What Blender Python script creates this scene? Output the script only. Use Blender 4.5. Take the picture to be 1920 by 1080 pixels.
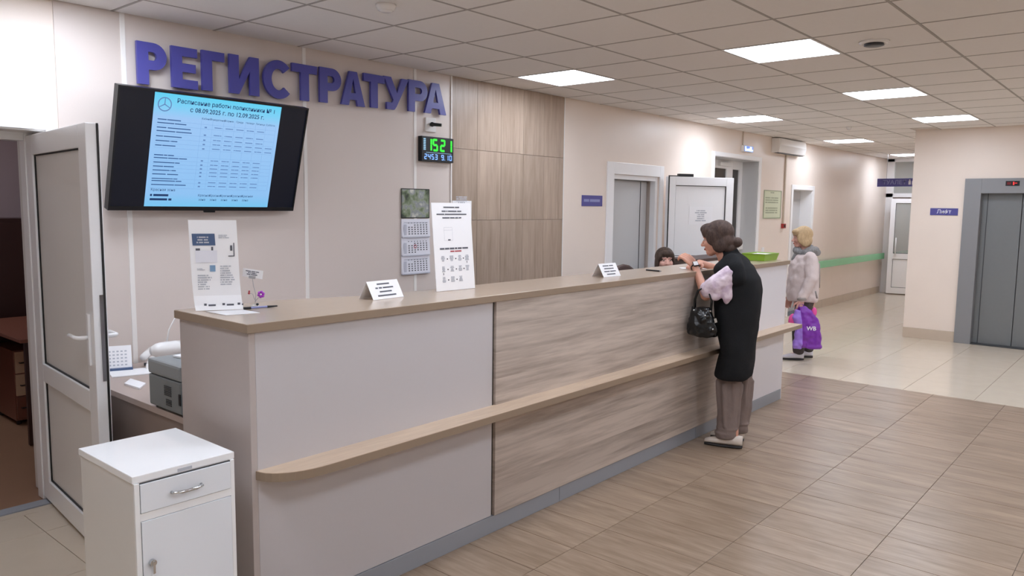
import bpy, bmesh, math, random
from mathutils import Vector, Matrix, noise as mnoise
random.seed(7)
for o in list(bpy.data.objects): bpy.data.objects.remove(o)
scene = bpy.context.scene
COL = scene.collection
# ------------------------------------------------------------------ camera
F_PX, YAW, PITCH, ROLL = 1443.41, 0.70967, -0.10550, 0.01184
CAM = Vector((-0.1226, -0.0880, 1.6822))
def cam_axes():
    c, s = math.cos, math.sin
    fwd = Vector((c(YAW)*c(PITCH), s(YAW)*c(PITCH), s(PITCH)))
    right = Vector((s(YAW), -c(YAW), 0)); up = right.cross(fwd)
    return right*c(ROLL)+up*s(ROLL), -right*s(ROLL)+up*c(ROLL), fwd
_r, _u, _f = cam_axes()
cd = bpy.data.cameras.new('camera'); cam = bpy.data.objects.new('camera', cd); COL.objects.link(cam)
cd.sensor_width = 36; cd.lens = F_PX/1920*36; cd.clip_start = 0.05; cd.clip_end = 100
cam.matrix_world = Matrix(((_r.x, _u.x, -_f.x, CAM.x), (_r.y, _u.y, -_f.y, CAM.y), (_r.z, _u.z, -_f.z, CAM.z), (0, 0, 0, 1)))
scene.camera = cam
# ------------------------------------------------------------------ world, exposure
w = bpy.data.worlds.new('world'); scene.world = w; w.use_nodes = True
w.node_tree.nodes['Background'].inputs[0].default_value = (0.9, 0.93, 1, 1)
w.node_tree.nodes['Background'].inputs[1].default_value = 0.05
scene.view_settings.view_transform = 'Standard'; scene.view_settings.look = 'None'
scene.view_settings.exposure = 1.25; scene.view_settings.gamma = 1; scene.view_settings.use_curve_mapping = False
LAMP = 8.5          # luminance of the ceiling panels
scene.cycles.max_bounces = 12; scene.cycles.diffuse_bounces = 9; scene.cycles.caustics_reflective = False; scene.cycles.caustics_refractive = False
# ------------------------------------------------------------------ materials
def lin(c):
    if isinstance(c, str): c = [int(c[i:i+2], 16) for i in (0, 2, 4)]
    return tuple(((x/255)/12.92 if x/255 <= .04045 else ((x/255+.055)/1.055)**2.4) for x in c[:3])+(1,)
MATS = {}
def mat(name, col, rough=.5, metal=0, spec=.5, bump=0, bscale=40, vary=0, vscale=6, emit=0, trans=0, alpha=1, sheen=0):
    m = bpy.data.materials.new(name); m.use_nodes = True; nt = m.node_tree; b = nt.nodes['Principled BSDF']
    b.inputs['Base Color'].default_value = lin(col); b.inputs['Roughness'].default_value = rough
    b.inputs['Metallic'].default_value = metal; b.inputs['Specular IOR Level'].default_value = spec
    if trans: b.inputs['Transmission Weight'].default_value = trans; b.inputs['IOR'].default_value = 1.45
    if alpha < 1: b.inputs['Alpha'].default_value = alpha
    if sheen: b.inputs['Sheen Weight'].default_value = sheen
    if emit: b.inputs['Emission Color'].default_value = lin(col); b.inputs['Emission Strength'].default_value = emit
    if bump or vary:
        g = nt.nodes.new('ShaderNodeNewGeometry')
    if bump:
        n = nt.nodes.new('ShaderNodeTexNoise'); n.inputs['Scale'].default_value = bscale; n.inputs['Detail'].default_value = 4
        bp = nt.nodes.new('ShaderNodeBump'); bp.inputs['Strength'].default_value = bump; bp.inputs['Distance'].default_value = .01
        nt.links.new(g.outputs['Position'], n.inputs['Vector']); nt.links.new(n.outputs['Fac'], bp.inputs['Height']); nt.links.new(bp.outputs['Normal'], b.inputs['Normal'])
    if vary:
        n = nt.nodes.new('ShaderNodeTexNoise'); n.inputs['Scale'].default_value = vscale; n.inputs['Detail'].default_value = 5
        mp = nt.nodes.new('ShaderNodeMapRange'); mp.inputs['To Min'].default_value = 1-vary; mp.inputs['To Max'].default_value = 1+vary
        mx = nt.nodes.new('ShaderNodeMix'); mx.data_type = 'RGBA'; mx.blend_type = 'MULTIPLY'; mx.inputs[0].default_value = 1
        mx.inputs[6].default_value = lin(col)
        nt.links.new(g.outputs['Position'], n.inputs['Vector']); nt.links.new(n.outputs['Fac'], mp.inputs['Value']); nt.links.new(mp.outputs['Result'], mx.inputs[7]); nt.links.new(mx.outputs[2], b.inputs['Base Color'])
    MATS[name] = m; return m
def wood(name, c1, c2, scale, rough=.4, fine=.35, rand=True, spec=.5, contrast=(.3, .7), bands=0):
    """streaky wood print; 'scale' is the noise frequency per axis (small along the grain)"""
    m = bpy.data.materials.new(name); m.use_nodes = True; nt = m.node_tree; b = nt.nodes['Principled BSDF']
    N, Lk = nt.nodes.new, nt.links.new
    g = N('ShaderNodeNewGeometry'); oi = N('ShaderNodeObjectInfo')
    mul = N('ShaderNodeVectorMath'); mul.operation = 'MULTIPLY'; mul.inputs[1].default_value = scale
    Lk(g.outputs['Position'], mul.inputs[0])
    add = N('ShaderNodeVectorMath'); add.operation = 'ADD'
    cmb = N('ShaderNodeCombineXYZ')
    if rand:
        k = N('ShaderNodeMath'); k.operation = 'MULTIPLY'; k.inputs[1].default_value = 37.0
        Lk(oi.outputs['Random'], k.inputs[0])
        for i in range(3): Lk(k.outputs[0], cmb.inputs[i])
    Lk(mul.outputs[0], add.inputs[0]); Lk(cmb.outputs[0], add.inputs[1])
    n1 = N('ShaderNodeTexNoise'); n1.inputs['Scale'].default_value = 1; n1.inputs['Detail'].default_value = 6; n1.inputs['Roughness'].default_value = .6; n1.inputs['Distortion'].default_value = .3
    Lk(add.outputs[0], n1.inputs['Vector'])
    n2 = N('ShaderNodeTexNoise'); n2.inputs['Scale'].default_value = 4.5; n2.inputs['Detail'].default_value = 3
    Lk(add.outputs[0], n2.inputs['Vector'])
    mx = N('ShaderNodeMix'); mx.inputs[0].default_value = fine; Lk(n1.outputs['Fac'], mx.inputs[2]); Lk(n2.outputs['Fac'], mx.inputs[3])
    r = N('ShaderNodeValToRGB'); r.color_ramp.elements[0].position = contrast[0]; r.color_ramp.elements[1].position = contrast[1]
    r.color_ramp.elements[0].color = lin(c2); r.color_ramp.elements[1].color = lin(c1)
    Lk(mx.outputs[0], r.inputs[0]); out = r.outputs[0]
    if rand:
        mr = N('ShaderNodeMapRange'); mr.inputs['To Min'].default_value = .93; mr.inputs['To Max'].default_value = 1.06
        Lk(oi.outputs['Random'], mr.inputs['Value'])
        m2 = N('ShaderNodeMix'); m2.data_type = 'RGBA'; m2.blend_type = 'MULTIPLY'; m2.inputs[0].default_value = 1
        Lk(out, m2.inputs[6]); Lk(mr.outputs[0], m2.inputs[7]); out = m2.outputs[2]
    if bands:      # printed boards one above the other, each with its own tone and grain
        sp = N('ShaderNodeSeparateXYZ'); Lk(g.outputs['Position'], sp.inputs[0])
        k1 = N('ShaderNodeMath'); k1.operation = 'MULTIPLY'; k1.inputs[1].default_value = bands; Lk(sp.outputs['Z'], k1.inputs[0])
        k2 = N('ShaderNodeMath'); k2.operation = 'FLOOR'; Lk(k1.outputs[0], k2.inputs[0])
        wn = N('ShaderNodeTexWhiteNoise'); wn.noise_dimensions = '1D'; Lk(k2.outputs[0], wn.inputs['W'])
        mr = N('ShaderNodeMapRange'); mr.inputs['To Min'].default_value = .90; mr.inputs['To Max'].default_value = 1.07; Lk(wn.outputs['Value'], mr.inputs['Value'])
        sc_ = N('ShaderNodeMath'); sc_.operation = 'MULTIPLY'; sc_.inputs[1].default_value = 20; Lk(wn.outputs['Value'], sc_.inputs[0]); Lk(sc_.outputs[0], cmb.inputs[0])
        m3 = N('ShaderNodeMix'); m3.data_type = 'RGBA'; m3.blend_type = 'MULTIPLY'; m3.inputs[0].default_value = 1
        Lk(out, m3.inputs[6]); Lk(mr.outputs[0], m3.inputs[7]); out = m3.outputs[2]
    Lk(out, b.inputs['Base Color'])
    b.inputs['Roughness'].default_value = rough; b.inputs['Specular IOR Level'].default_value = spec
    MATS[name] = m; return m
def emis(name, col, strength, base='000000'):
    m = mat(name, base, .4); b = m.node_tree.nodes['Principled BSDF']
    b.inputs['Emission Color'].default_value = lin(col); b.inputs['Emission Strength'].default_value = strength; return m

WALLC = 'e6dad2'
mat('paint_peach', 'ebded3', .33, bump=.12, bscale=260, vary=.03, vscale=3)
mat('paint_light', 'efe9e2', .4)
mat('panel_white', 'd8cdc6', .36, bump=.05, bscale=220, vary=.02, vscale=2)
mat('seam_white', 'efece8', .35)
mat('ceiling_tile', 'e9e6e3', .85, bump=.15, bscale=180, vary=.02, vscale=30, spec=.2)
mat('ceiling_metal', 'aaa5a0', .7)
mat('plaster', 'cfc8c2', .8)
emis('lamp_panel', 'e9f1ff', LAMP, 'ffffff')
mat('white_metal', 'ebebec', .28)
mat('pvc_white', 'f1f1f2', .3)
mat('pvc_grey', 'e3e1de', .38)
mat('door_grey', 'c4c4c4', .45)
mat('gasket', '1d1b1b', .6)
mat('beige_tile', 'cfc2b0', .16, vary=.05, vscale=7, bump=.02, bscale=30)
mat('beige_base', 'c4b5a4', .3, vary=.04)
mat('grout', '85776a', .8)
wood('floor_wood', 'a99480', '806c59', (16, 1.6, 4), rough=.3, spec=.4, contrast=(.32, .66))
wood('wall_wood', 'b9a594', '93806f', (16, 16, 1.1), rough=.38)
wood('oak_front', 'c6b9ae', '8d8076', (1.0, 5, 15), rough=.45, rand=False, fine=.25, contrast=(.3, .6), bands=7.4)
wood('shelf_oak', 'd3bda4', 'b8a08a', (2, 16, 16), rough=.35, rand=False)
mat('slab', 'b3a08d', .22, vary=.03, vscale=20)
mat('slab_edge', '95826f', .35)
mat('counter_grey', 'c6c2c4', .4, bump=.03, bscale=300, vary=.012, vscale=60)
mat('counter_end', 'bbb1ad', .42, vary=.02, vscale=60)
mat('counter_white', 'dcdadf', .35)
mat('plinth', '9599a0', .4)
mat('groove', '3a322c', .7)
mat('desk_taupe', 'b3a299', .4)
mat('desk_panel', '8f7f77', .5)
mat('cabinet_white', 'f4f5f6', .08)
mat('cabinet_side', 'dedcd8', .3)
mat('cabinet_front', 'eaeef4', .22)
mat('chrome', 'd5d8da', .12, metal=1)
mat('dark_metal', '4a4a4c', .35, metal=1)
mat('black_plastic', '151517', .3)
mat('black_matt', '0d0d10', .6)
mat('letter_blue', '4b4aa0', .35)
mat('sign_blue', '514f94', .4)
mat('sign_white', 'e6e6f2', .5)
mat('sign_pale', '8f94c4', .5)
mat('paper', 'f3f3f5', .55)
mat('paper_print', '5b5d66', .7)
mat('paper_light', 'b9bcc4', .7)
mat('print_black', '1c1c20', .7)
mat('print_navy', '4a5f82', .6)
mat('print_red', 'b44a52', .6)
mat('print_blue', '7fa0c0', .6)
mat('steel_grey', '8b8c8f', .42, metal=.15)
mat('steel_door', '7c7f81', .36, metal=.2, vary=.03, vscale=30)
mat('steel_dark', '3b3d40', .5)
mat('rail_green', '8fd3a4', .4)
mat('tray_green', '8db63c', .3)
mat('glass', 'eef5f2', .05, alpha=.25, spec=.6)
mat('dark_glass', '3a3735', .12)
mat('printer_grey', '787c7d', .45)
mat('printer_light', '8d9192', .45)
mat('brown_dark', '3a211d', .4)
mat('brown_desk', '7a4a3a', .35)
mat('brown_floor', '8d6a52', .4, vary=.08, vscale=4)
mat('mauve', 'b9a4a4', .7)
mat('maple', 'c9ab8e', .45)
mat('chair_brown', '4d3a36', .6)
mat('skin', 'd09a84', .5, vary=.04, vscale=30)
mat('skin_pale', 'd6a596', .5, vary=.04, vscale=30)
mat('lips', 'a8605c', .5)
mat('eye_white', 'cdbdb2', .3)
mat('iris', '3c2c22', .2)
mat('wool_black', '242527', .92, bump=.6, bscale=220, spec=.15)
mat('trouser', '847671', .8, bump=.5, bscale=26, spec=.2)
mat('shoe_pale', 'd6cbc0', .5)
mat('sole', '2c2828', .7)
mat('leather', '0f1113', .22, bump=.35, bscale=30)
mat('jacket', 'd3c5c3', .75, bump=.5, bscale=24, vary=.05, vscale=14)
mat('jacket_trim', '9d9692', .8)
mat('scarf', '8b8b8c', .9, bump=.8, bscale=60, vary=.35, vscale=50)
mat('trouser_dark', '4d4645', .85)
mat('trainer', 'cfccd2', .5)
mat('bag_purple', '7c30a8', .38, bump=.5, bscale=18)
mat('bag_lilac', '9c78d8', .4, bump=.4, bscale=20)
mat('bag_pink', 'ee5aa6', .45, bump=.4, bscale=20)
mat('uniform', '8b7fa0', .8)
mat('flower', 'a83cc0', .4)
mat('wire', 'b9b9bd', .3, metal=.8)
mat('pen_blue', '8b90c0', .35)
mat('ac_white', 'e6e4e2', .22)
mat('alarm_red', 'a02a2a', .4)
mat('poster_green', 'd3d8bd', .6)
mat('poster_dark', 'a3ab90', .6)
def hairmat(name, c1, c2):
    m = wood(name, c1, c2, (55, 55, 16), rough=.7, spec=.3, rand=False, fine=.4)
hairmat('hair_brown', '5f4c44', '2e2320'); hairmat('hair_blond', 'd6bb94', 'a58a68'); hairmat('hair_dark', '5a4a40', '2a201d')
def check_cloth():
    m = mat('shirt_pink', 'e2cfdc', .8, bump=.5, bscale=35); nt = m.node_tree; b = nt.nodes['Principled BSDF']
    n = nt.nodes.new('ShaderNodeTexNoise'); n.inputs['Scale'].default_value = 16; n.inputs['Detail'].default_value = 2
    g = nt.nodes.new('ShaderNodeNewGeometry'); r = nt.nodes.new('ShaderNodeValToRGB')
    r.color_ramp.elements[0].position = .42; r.color_ramp.elements[1].position = .6
    r.color_ramp.elements[0].color = lin('c9b3c6'); r.color_ramp.elements[1].color = lin('e6d6e1')
    nt.links.new(g.outputs['Position'], n.inputs['Vector']); nt.links.new(n.outputs['Fac'], r.inputs[0]); nt.links.new(r.outputs[0], b.inputs['Base Color'])
check_cloth()
# ------------------------------------------------------------------ builders
V = Vector
PRINT = {'table_cells', 'text_rows', 'table_lines', 'date_grid', 'body_text', 'arrows', 'flow_chart', 'print', 'header_text', 'heading_text', 'card_print', 'screenshot_frame', 'pictograms', 'pictogram'}
def thing(name, label, cat, loc=(0, 0, 0), rotz=0, group=None):
    o = bpy.data.objects.new(name, None); COL.objects.link(o); o.empty_display_size = .1
    o.location = loc; o.rotation_euler = (0, 0, rotz); o['label'] = label; o['category'] = cat
    if group: o['group'] = group
    return o
def tag(o, label, cat, group=None):
    o['label'] = label; o['category'] = cat
    if group: o['group'] = group
    return o
class MB:
    def __init__(s): s.v = []; s.f = []
    def add(s, vs, fs):
        k = len(s.v); s.v += [tuple(x) for x in vs]; s.f += [tuple(i+k for i in f) for f in fs]; return s
    def box(s, x0, y0, z0, x1, y1, z1):
        x0, x1 = min(x0, x1), max(x0, x1); y0, y1 = min(y0, y1), max(y0, y1); z0, z1 = min(z0, z1), max(z0, z1)
        return s.add([(x0, y0, z0), (x1, y0, z0), (x1, y1, z0), (x0, y1, z0), (x0, y0, z1), (x1, y0, z1), (x1, y1, z1), (x0, y1, z1)],
                     [(0, 3, 2, 1), (4, 5, 6, 7), (0, 1, 5, 4), (1, 2, 6, 5), (2, 3, 7, 6), (3, 0, 4, 7)])
    def obox(s, c, ax, ay, az):
        c, ax, ay, az = V(c), V(ax), V(ay), V(az); vs = []
        for k in (-1, 1):
            for i, j in ((-1, -1), (1, -1), (1, 1), (-1, 1)): vs.append(c+ax*i+ay*j+az*k)
        return s.add(vs, [(0, 3, 2, 1), (4, 5, 6, 7), (0, 1, 5, 4), (1, 2, 6, 5), (2, 3, 7, 6), (3, 0, 4, 7)])
    def quad(s, o, a, b):
        o, a, b = V(o), V(a), V(b); return s.add([o, o+a, o+a+b, o+b], [(0, 1, 2, 3)])
    def prism(s, pts, o, a, b, d):
        """extrude a 2d outline (in the a,b plane at o) by vector d"""
        o, a, b, d = V(o), V(a), V(b), V(d); n = len(pts)
        vs = [o+a*x+b*y for x, y in pts]; vs += [p+d for p in vs]
        return s.add(vs, [tuple(range(n))[::-1], tuple(range(n, 2*n))]+[(i, (i+1) % n, n+(i+1) % n, n+i) for i in range(n)])
    def cyl(s, p0, p1, r0, r1=None, n=14, caps=True):
        p0, p1 = V(p0), V(p1); r1 = r0 if r1 is None else r1; d = (p1-p0).normalized()
        a = d.orthogonal().normalized(); b = d.cross(a); vs = []
        for p, r in ((p0, r0), (p1, r1)):
            for i in range(n):
                t = 2*math.pi*i/n; vs.append(p+(a*math.cos(t)+b*math.sin(t))*r)
        fs = [(i, (i+1) % n, n+(i+1) % n, n+i) for i in range(n)]
        if caps: fs += [tuple(range(n))[::-1], tuple(range(n, 2*n))]
        return s.add(vs, fs)
    def tube(s, pts, r, n=8):
        pts = [V(p) for p in pts]; vs = []; m = len(pts); prev = None
        for i, p in enumerate(pts):
            d = (pts[min(i+1, m-1)]-pts[max(i-1, 0)]).normalized()
            a = (prev-d*prev.dot(d)).normalized() if prev else d.orthogonal().normalized(); prev = a; b = d.cross(a)
            rr = r[i] if isinstance(r, (list, tuple)) else r
            for k in range(n):
                t = 2*math.pi*k/n; vs.append(p+(a*math.cos(t)+b*math.sin(t))*rr)
        fs = [(i*n+k, i*n+(k+1) % n, (i+1)*n+(k+1) % n, (i+1)*n+k) for i in range(m-1) for k in range(n)]
        fs += [tuple(range(n))[::-1], tuple(range((m-1)*n, m*n))]
        return s.add(vs, fs)
    def ell(s, c, r, R=None, nu=16, nv=10):
        c = V(c); vs = []; fs = []
        if not hasattr(r, '__len__'): r = (r, r, r)
        for j in range(1, nv):
            ph = math.pi*j/nv-math.pi/2
            for i in range(nu):
                t = 2*math.pi*i/nu; p = V((r[0]*math.cos(ph)*math.cos(t), r[1]*math.cos(ph)*math.sin(t), r[2]*math.sin(ph)))
                vs.append(c+(R @ p if R else p))
        b = V((0, 0, -r[2])); t_ = V((0, 0, r[2])); vs += [c+(R @ b if R else b), c+(R @ t_ if R else t_)]; k = len(vs)
        for j in range(nv-2):
            for i in range(nu): fs.append((j*nu+i, j*nu+(i+1) % nu, (j+1)*nu+(i+1) % nu, (j+1)*nu+i))
        for i in range(nu):
            fs.append((k-2, (i+1) % nu, i)); fs.append((k-1, (nv-2)*nu+i, (nv-2)*nu+(i+1) % nu))
        return s.add(vs, fs)
    def cap(s, p0, r0, p1, r1, n=12):
        """tapered capsule, closed shell"""
        p0, p1 = V(p0), V(p1); d = (p1-p0).normalized(); pts = []; rs = []
        for k in range(4):
            t = math.pi/2*(1-k/4+.0); pts.append(p0-d*r0*math.sin(t)); rs.append(max(r0*math.cos(t), r0*.05))
        pts.append(p0); rs.append(r0); pts.append(p1); rs.append(r1)
        for k in range(1, 5):
            t = math.pi/2*k/4; pts.append(p1+d*r1*math.sin(t)); rs.append(max(r1*math.cos(t), r1*.05))
        return s.tube(pts, rs, n)
    def loft(s, rings, n=28, p=2.0):
        """closed loft; ring = (centre, axis_a vec, axis_b vec)"""
        vs = []
        for c, a, b in rings:
            c, a, b = V(c), V(a), V(b)
            for i in range(n):
                t = 2*math.pi*i/n; ct, st = math.cos(t), math.sin(t)
                vs.append(c+a*math.copysign(abs(ct)**(2/p), ct)+b*math.copysign(abs(st)**(2/p), st))
        m = len(rings); fs = [(i*n+k, i*n+(k+1) % n, (i+1)*n+(k+1) % n, (i+1)*n+k) for i in range(m-1) for k in range(n)]
        fs += [tuple(range(n))[::-1], tuple(range((m-1)*n, m*n))]
        return s.add(vs, fs)
    def mesh(s, name, bevel=0, smooth=False, off=(0, 0, 0)):
        me = bpy.data.meshes.new(name); o = V(off)
        me.from_pydata([tuple(V(v)-o) for v in s.v], [], s.f)
        bm = bmesh.new(); bm.from_mesh(me)
        bmesh.ops.recalc_face_normals(bm, faces=bm.faces)
        if bevel:
            bmesh.ops.bevel(bm, geom=[e for e in bm.edges if e.is_manifold and e.calc_face_angle(0) > .5], offset=bevel, segments=2, affect='EDGES', profile=.6, clamp_overlap=True)
        bm.to_mesh(me); bm.free()
        if smooth: me.polygons.foreach_set('use_smooth', [True]*len(me.polygons))
        return me
    def build(s, name, m, parent=None, bevel=0, smooth=False, world=True, label=None):
        if parent is None:
            xs = [v[0] for v in s.v]; ys = [v[1] for v in s.v]; zs = [v[2] for v in s.v]
            off = ((min(xs)+max(xs))/2, (min(ys)+max(ys))/2, min(zs))
        else: off = parent_loc(parent) if world else (0, 0, 0)
        me = s.mesh(name, bevel, smooth, off); me.materials.append(MATS[m])
        o = bpy.data.objects.new(name, me); COL.objects.link(o)
        if parent is None: o.location = off
        else: o.parent = parent
        if label: o['label'] = label
        if name in PRINT: o['kind'] = 'stuff'      # print too small to pick apart
        return o
def parent_loc(p):
    l = V(p.location)
    while p.parent: p = p.parent; l = l+V(p.location)
    return l
def inst(src, name, loc, parent=None):
    o = bpy.data.objects.new(name, src); COL.objects.link(o); o.location = loc
    if parent: o.parent = parent
    return o
def struct(o): o['kind'] = 'structure'; return o
def blob(mb, name, m, parent, voxel=.008, smooth=3, crumple=None):
    """weld overlapping closed shells into one continuous skin"""
    me = mb.mesh(name+'_src'); t = bpy.data.objects.new('tmp', me); COL.objects.link(t)
    r = t.modifiers.new('r', 'REMESH'); r.mode = 'VOXEL'; r.voxel_size = voxel
    if smooth:
        s_ = t.modifiers.new('s', 'SMOOTH'); s_.iterations = smooth; s_.factor = .5
    dg = bpy.context.evaluated_depsgraph_get(); ev = t.evaluated_get(dg)
    out = bpy.data.meshes.new_from_object(ev); bpy.data.objects.remove(t); bpy.data.meshes.remove(me)
    if crumple:      # soft folds
        nn = [v.normal.copy() for v in out.vertices]
        for v, q in zip(out.vertices, nn): v.co += q*(crumple[0]*mnoise.fractal(v.co*crumple[1], 1.0, 2.0, 2))
    out.name = name; off = parent_loc(parent) if parent else V((0, 0, 0))
    out.transform(Matrix.Translation(-off)); out.materials.clear(); out.materials.append(MATS[m])
    out.polygons.foreach_set('use_smooth', [True]*len(out.polygons))
    o = bpy.data.objects.new(name, out); COL.objects.link(o)
    if parent: o.parent = parent
    return o
_tc = {}
def text(parent, body, o, xd, yd, size, m, bold=0, align='CENTER', depth=.0008, name='lettering'):
    """flat lettering: body set in the plane xd,yd at o (world coordinates)"""
    key = (body, bold, align)
    if key not in _tc:
        c = bpy.data.curves.new('t', 'FONT'); c.body = body; c.size = 1; c.align_x = align; c.align_y = 'CENTER'; c.offset = bold; c.resolution_u = 3; c.fill_mode = 'BOTH'
        t = bpy.data.objects.new('t', c); COL.objects.link(t)
        me = bpy.data.meshes.new_from_object(t.evaluated_get(bpy.context.evaluated_depsgraph_get()))
        bpy.data.objects.remove(t); _tc[key] = me
    me = _tc[key].copy(); xd, yd = V(xd).normalized(), V(yd).normalized(); n = xd.cross(yd)
    org = V(o)-(parent_loc(parent) if parent else V((0, 0, 0)))
    M = Matrix(((xd.x, yd.x, n.x, org.x), (xd.y, yd.y, n.y, org.y), (xd.z, yd.z, n.z, org.z), (0, 0, 0, 1))) @ Matrix.Diagonal((size, size, 1, 1))
    me.transform(M); me.name = name; me.materials.clear(); me.materials.append(MATS[m])
    ob = bpy.data.objects.new(name, me); COL.objects.link(ob); ob.parent = parent; return ob
def bars(mb, o, xd, yd, w, h, rows, words=(2, 5), fill=.9, thick=.55, align='L', rng=random):
    """rows of small blocks standing for print too blurred to read; o = top-left corner"""
    o, xd, yd = V(o), V(xd).normalized(), V(yd).normalized(); st = h/rows
    for r in range(rows):
        lw = w*(fill if align == 'F' else rng.uniform(.55, 1)*fill); x = (w-lw)/2 if align == 'C' else 0
        n = rng.randint(*words); cuts = sorted(rng.uniform(.1, .9) for _ in range(n-1)); cuts = [0]+cuts+[1]
        for a, b in zip(cuts, cuts[1:]):
            if b-a < .04: continue
            mb.quad(o+xd*(x+lw*a)-yd*(st*(r+.5+thick/2)), xd*(lw*(b-a)-st*.3 if lw*(b-a) > st*.5 else lw*(b-a)*.8), yd*(st*thick))
ZC, YW = 2.735, 4.49
# ================================================================== STRUCTURE
XN, XF, YR = -2.6, 18.9, -3.6
def wall_cells(mb, u0, u1, z0, z1, opens, put):
    us = sorted({u0, u1, *[o[0] for o in opens], *[o[1] for o in opens]})
    for a, b in zip(us, us[1:]):
        zs = [z0, z1]; blocked = []
        for o in opens:
            if o[0] <= a+1e-6 and o[1] >= b-1e-6: blocked.append((o[2], o[3]))
        z = z0
        for lo, hi in sorted(blocked):
            if lo > z+1e-6: put(mb, a, b, z, lo)
            z = max(z, hi)
        if z < z1-1e-6: put(mb, a, b, z, z1)
OP_OFFICE, OP_D2, OP_REC, OP_D3 = (.42, 1.40, 0, 2.055), (6.84, 7.80, 0, 2.04), (9.18, 10.57, 0, 2.365), (11.90, 12.75, 0, 2.0)
WT = .42
mb = MB(); wall_cells(mb, XN, XF, 0, 2.9, [OP_OFFICE, OP_D2, OP_REC, OP_D3], lambda m, a, b, z0, z1: m.box(a, YW, z0, b, YW+WT, z1))
wall_back = struct(mb.build('wall_back', 'paint_peach'))
# smooth wall panels behind the desk with pale seam strips
edges = [1.46, 1.815, 3.005, 4.012, 4.405]
for a, b in zip(edges, edges[1:]): MB().box(a+.004, YW-.006, 0, b-.004, YW, ZC).build('wall_panel', 'panel_white', wall_back)
for x in edges[1:4]: MB().box(x-.014, YW-.011, 0, x+.014, YW-.001, ZC).build('seam_strip', 'seam_white', wall_back, bevel=.003)
MB().box(4.400, YW-.016, 0, 4.412, YW, ZC).build('seam_strip', 'seam_white', wall_back)
# wood-look wall tiles
zr = [ZC, 2.155, 1.562, .97, .38, 0]; cw = (5.94-4.413)/5
for c in range(5):
    for r in range(5):
        MB().box(4.413+cw*c+.0015, YW-.012, zr[r+1]+.0015, 4.413+cw*(c+1)-.0015, YW, zr[r]-.0015).build('wood_wall_tile', 'wall_wood', wall_back, bevel=.001)
MB().box(5.94, YW-.014, 0, 5.95, YW, ZC).build('seam_strip', 'seam_white', wall_back)
# other walls
struct(MB().box(11.10, 1.985, 0, 11.40, 2.60, 2.9).build('wall_elevator_left', 'paint_peach'))
struct(MB().box(11.10, YR, 0, 11.40, .755, 2.9).build('wall_elevator_right', 'paint_peach'))
struct(MB().box(11.10, .755, 2.10, 11.40, 1.985, 2.9).build('wall_elevator_above', 'paint_peach'))
struct(MB().box(11.40, 2.45, 0, XF, 2.60, 2.9).build('wall_corridor_right', 'paint_peach'))
struct(MB().box(XF, 2.45, 0, XF+.2, YW+WT, 2.9).build('wall_corridor_end', 'paint_peach'))
struct(MB().box(XN-.2, YR-.2, 0, XN, YW+WT, 2.9).build('wall_near', 'paint_light'))
struct(MB().box(XN, YR-.2, 0, 11.4, YR, 2.9).build('wall_right', 'paint_light'))
# tile skirting
def skirting(name, p0, p1, n, h=.135, t=.012):
    p0, p1 = V(p0), V(p1); d = (p1-p0); L = d.length; d.normalize(); k = max(1, round(L/.58)); nn = V((n[0], n[1], 0))
    root = struct(MB().obox((p0+p1)/2+nn*.002+V((0, 0, h/2)), d*(L/2), nn*.002, V((0, 0, h/2))).build(name, 'grout'))
    for i in range(k):
        c = p0+d*(L*(i+.5)/k)+nn*(t/2)+V((0, 0, h/2))
        MB().obox(c, d*(L/k/2-.0015), nn*(t/2), V((0, 0, h/2))).build('skirting_tile', 'beige_base', root, bevel=.002)
skirting('baseboard_corridor', (12.88, YW, 0), (16.85, YW, 0), (0, -1))
skirting('baseboard_elevator', (11.10, 1.975, 0), (11.10, 2.60, 0), (-1, 0))
skirting('baseboard_back', (10.66, YW, 0), (11.80, YW, 0), (0, -1))
# ------------------------------------------------------------------ floor
fl = MB().box(XN-.2, YR-.2, -.12, XF+.2, YW+.02, -.004); floor = struct(fl.build('floor', 'grout')); FO = V(floor.location)
def lay(mname, m, xs, ys, skip=lambda x, y: False, z=0.0, name='floor_tile'):
    cache = {}
    for a, b in zip(xs, xs[1:]):
        for c, d in zip(ys, ys[1:]):
            if skip((a+b)/2, (c+d)/2): continue
            k = (round(b-a, 3), round(d-c, 3))
            if k not in cache:
                me = MB().box(-k[0]/2+.0015, -k[1]/2+.0015, -.006, k[0]/2-.0015, k[1]/2-.0015, 0).mesh(mname, .0012); me.materials.append(MATS[m]); cache[k] = me
            inst(cache[k], name, V(((a+b)/2, (c+d)/2, z))-FO, floor)
def steps(a, b, st):
    out = [a]
    while out[-1]+st < b-.02: out.append(out[-1]+st)
    return out+[b]
WX = [2.556+.3045*i for i in range(-5, 17)]+[7.72]
WYs = [2.06+.565*i for i in range(-6, 4)]
lay('wood_floor_tile', 'floor_wood', WX, WYs[:-1]+[3.19], lambda x, y: (y > 2.6 and x < 6.6) or (x < 1.35 and y > 2.4) or (x < 3 and y < .3), name='wood_floor_tile')
BX = [7.72+.6*i for i in range(0, 17)]
BY = [-1.18+.5875*i for i in range(0, 10)]; BY[-1] = 4.107; BY.append(YW)
lay('beige_floor_tile', 'beige_tile', BX, BY, lambda x, y: (x > 11.1 and y < 2.6), name='beige_floor_tile')
lay('beige_floor_tile', 'beige_tile', [6.60, 7.16, 7.72], [3.19, 3.6, 4.107, YW], name='beige_floor_tile')
lay('beige_floor_tile', 'beige_tile', [.0, .6, 1.2, 1.64], [2.415, 3.0, 3.59, 4.18, YW], name='beige_floor_tile')
lay('beige_floor_tile', 'beige_tile', [.43, .91, 1.385], [YW, 4.56], name='beige_floor_tile')
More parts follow.
